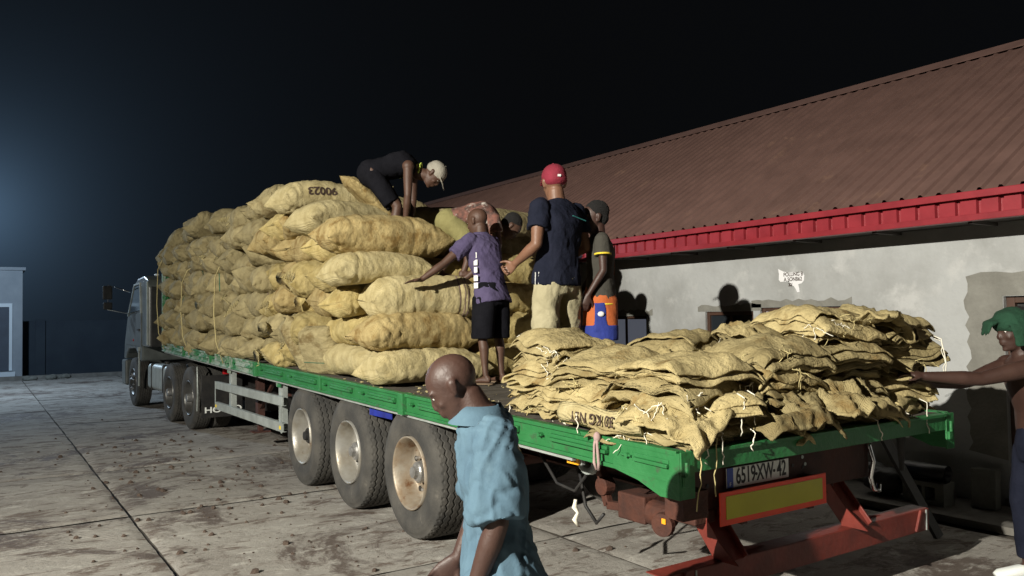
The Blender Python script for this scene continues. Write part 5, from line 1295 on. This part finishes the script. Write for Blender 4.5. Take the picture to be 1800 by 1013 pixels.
def man_blue():
    p = Person('bald man in long pale blue tunic walking past the trailer with bowed head', (-1.34, -.42, 0.0), (-.80, .60), 1.73, build=.86)
    hip, ch, nk = (0, -.01, .92), (0, .0, 1.25), (0, .055, 1.455)
    p.torso(p.body, hip, ch, nk)
    shL, elL, wrL = (-.155, .00, 1.38), (-.20, -.02, 1.10), (-.17, .07, .86); shR, elR, wrR = (.155, .03, 1.38), (.19, .06, 1.11), (.15, .16, .88)
    p.arm(shL, elL, wrL, (0, .6, -.8), .7, (-1, .1, 0), 1); p.arm(shR, elR, wrR, (0, .7, -.7), .7, (1, .1, 0), -1)
    p.leg((-.09, 0, .88), (-.10, .16, .50), (-.10, .12, .09), (0, 1, 0)); p.leg((.09, 0, .88), (.10, -.04, .48), (.10, -.24, .12), (0, 1, -.2))
    p.head((0, .150, 1.530), nk, (0, .82, -.60), (0, .58, .82), hs=1.0)
    p.finish('skin3', .0068)
    m = MB(); p.torso(m, hip, ch, nk, .030, hem=[(-.52, .265, .26), (-.40, .26, .235), (-.2, .24, .20), (-.04, .22, .165)]); p.sleeve(m, shL, elL, .97, .078, .092); p.sleeve(m, shR, elR, .97, .078, .092)
    bake('tunic', m, 'tblue', p.t, .009, 3, .036, (1, 1, .30), 11, 5.5)
    c = MB(); c.lathe([(-.012, .060), (.008, .060), (.012, .068), (-.016, .088), (-.05, .115)], p.P(nk), 'Z', 28); c.build('collar', 'tblue', p.t, smooth=True)
    m = MB(); 
    for q, kz in ((-1, .14), (1, -.12)): m.loft([(p.P((.09*q, 0, .7)), p.r*.11, p.f*.13), (p.P((.10*q, kz, .14)), p.r*.08, p.f*.09)], 18)
    bake('trousers', m, 'tblue', p.t, .013, 2, .01, (1, 1, .3), 12, 8)
    g = MB(); g.loft([(p.P((-.16, .215, 1.16)), p.f*.004, p.r*.05), (p.P((-.16, .232, 1.14)), p.f*.004, p.r*.05)], 8)
    p.sandals([((-.10, .12, .09), (0, 1, 0))], 'black')
man_blue()
def man_right():
    p = Person('shirtless man with green cloth on his head stretching an arm to the folded sacks', (2.93, -.36, .0), (-.834, .552), 1.78, build=1.05)
    hip, ch, nk = (0, 0, .93), (0, .06, 1.26), (0, .10, 1.45)
    p.torso(p.body, hip, ch, nk)
    shR, elR, wrR = (.17, .10, 1.36), (.12, .40, 1.26), (.02, .68, 1.26); shL, elL, wrL = (-.18, .15, 1.37), (-.17, .47, 1.30), (-.14, .80, 1.32)
    p.arm(shL, elL, wrL, (.25, .8, .25), .45, (-.3, .1, .9), 1, 1.12); p.arm(shR, elR, wrR, (-.1, .9, .2), .4, (.2, .1, .9), -1, 1.1)
    p.leg((-.09, 0, .90), (-.10, .02, .50), (-.11, -.02, .09), (-.1, 1, 0)); p.leg((.09, 0, .90), (.12, .06, .50), (.13, .04, .09), (.1, 1, 0))
    p.head((0, .15, 1.59), nk, (0, 1, -.15), (0, .05, 1), hair=.004)
    p.finish('skin3')
    m = MB(); m.loft([(p.P((0, 0, .99)), p.r*.168, p.f*.125), (p.P((0, 0, .86)), p.r*.19, p.f*.145), (p.P((0, 0, .76)), p.r*.185, p.f*.13)], 24)
    for q in (-1, 1): m.loft([(p.P((.09*q, 0, .84)), p.r*.108, p.f*.125), (p.P((.11*q, .03, .5)), p.r*.10, p.f*.11), (p.P((.12*q, .01, .12)), p.r*.085, p.f*.095)], 20)
    bake('trousers', m, 'navy', p.t, .012, 2, .010, (1, 1, .5), 5, 8)
    C, f, u, r, k = p.hd; m = MB(); m.ell(C+u*.055*k, (.094*k, .112*k, .080*k), r, f, 20, 14); m.loft([(C+u*.07*k-r*.06*k, f*.06*k, r*.02*k), (C+u*.02*k-r*.105*k+f*.03*k, f*.05*k, r*.02*k), (C-u*.08*k-r*.115*k+f*.04*k, f*.035*k, r*.015*k)], 12)
    m.loft([(C+u*.08*k+f*.05*k, r*.06*k, u*.02*k), (C+u*.06*k+f*.15*k, r*.05*k, u*.018*k), (C+u*.0*k+f*.17*k, r*.04*k, u*.015*k)], 12)
    bake('head_cloth', m, 'gcloth', p.t, .010, 2, .012, (1, 1, 1), 5, 12)
    g = MB(); 
    for q, tt in ((-.11, -.02), (.13, .04)):
        A = p.P((q, tt, .09)); t = p.f; g = MB(); g.loft([(A-t*.09-p.u*.085, p.r*.03, p.u*.01), (A-t*.06-p.u*.05, p.r*.042, p.u*.045), (A+t*.06-p.u*.055, p.r*.045, p.u*.04), (A+t*.19-p.u*.07, p.r*.05, p.u*.025), (A+t*.22-p.u*.078, p.r*.03, p.u*.012)], 16, .8); g.build('shoe', 'plate', p.t, smooth=True)
man_right()

# ------------------------------------------------------------ small things by the wall
def clutter():
    g = MB(); g.bar((3.05, .60, .72), (3.05, .46, .05), .05, .05)
    t = thing('leaning_plank', 'dark plank leaning in the shade between the trailer and the wall', 'plank', (3.4, .62, 0))
    g = MB(); g.bar((3.42, .62, .0), (3.05, .92, .95), .09, .03, up=(0, 1, 0)); g.build('plank', 'black', t, bevel=.003)
    b = thing('cement_block', 'hollow cement block lying in the shade at the foot of the wall', 'block', (4.35, 1.1, .05))
    g = MB(); g.box((4.2, 1.0, .05), (4.38, 1.08, .25)); g.box((4.2, 1.30, .05), (4.38, 1.38, .25)); g.box((4.2, 1.08, .05), (4.38, 1.30, .09)); g.box((4.2, 1.08, .21), (4.38, 1.30, .25)); g.box((4.2, 1.17, .09), (4.38, 1.2, .21)); g.build('block', 'block', b, kind='stuff')
    b = thing('cement_block', 'cement block standing on end against the wall in the shade', 'block', (4.5, .75, .05))
    g = MB(); g.obox((4.48, .78, .22), (.16, .2, .34), (0, .1, .2)); g.build('block', 'block', b, bevel=.01)
    pz = thing('pipe_offcut', 'short black pipe lying on the blocks by the wall', 'pipe', (4.3, 1.25, .3))
    g = MB(); g.lathe([(-.22, .075), (.22, .075), (.22, .055), (-.22, .055), (-.22, .075)], (4.28, 1.22, .33), 'Y', 24); g.build('pipe', 'pvc', pz, smooth=True)
    b = thing('tool_bag', 'dark bag slumped beside the blocks by the wall', 'bag', (4.3, 1.6, .05))
    g = MB(); g.ell((4.3, 1.62, .17), (.16, .2, .14)); g.ell((4.33, 1.72, .26), (.09, .1, .08)); bake('bag', g, 'black', b, .015, 2, .02, (1, 1, 1), 2, 8)
    # loose beans on the deck
    g = MB(); r = random.Random(5)
    for k in range(70):
        x, y = (r.uniform(.03, .4), r.uniform(2.3, 5.0)) if k < 35 else (r.uniform(.1, 1.2), r.uniform(2.2, 3.6)); s = r.uniform(.007, .014); g.ell((x, y, dk(y)+s*.5), (s*1.4, s, s*.7), (1, r.uniform(-1, 1), 0), (0, 0, 1) if False else Vector((1, r.uniform(-1, 1), 0)).cross(Vector((0, 0, 1))), 6, 5)
    o = g.build('spilled_beans', 'jute_pale', kind='stuff'); tag(o, 'spilled pale beans and crumbs lying on the trailer deck', 'beans')
clutter()
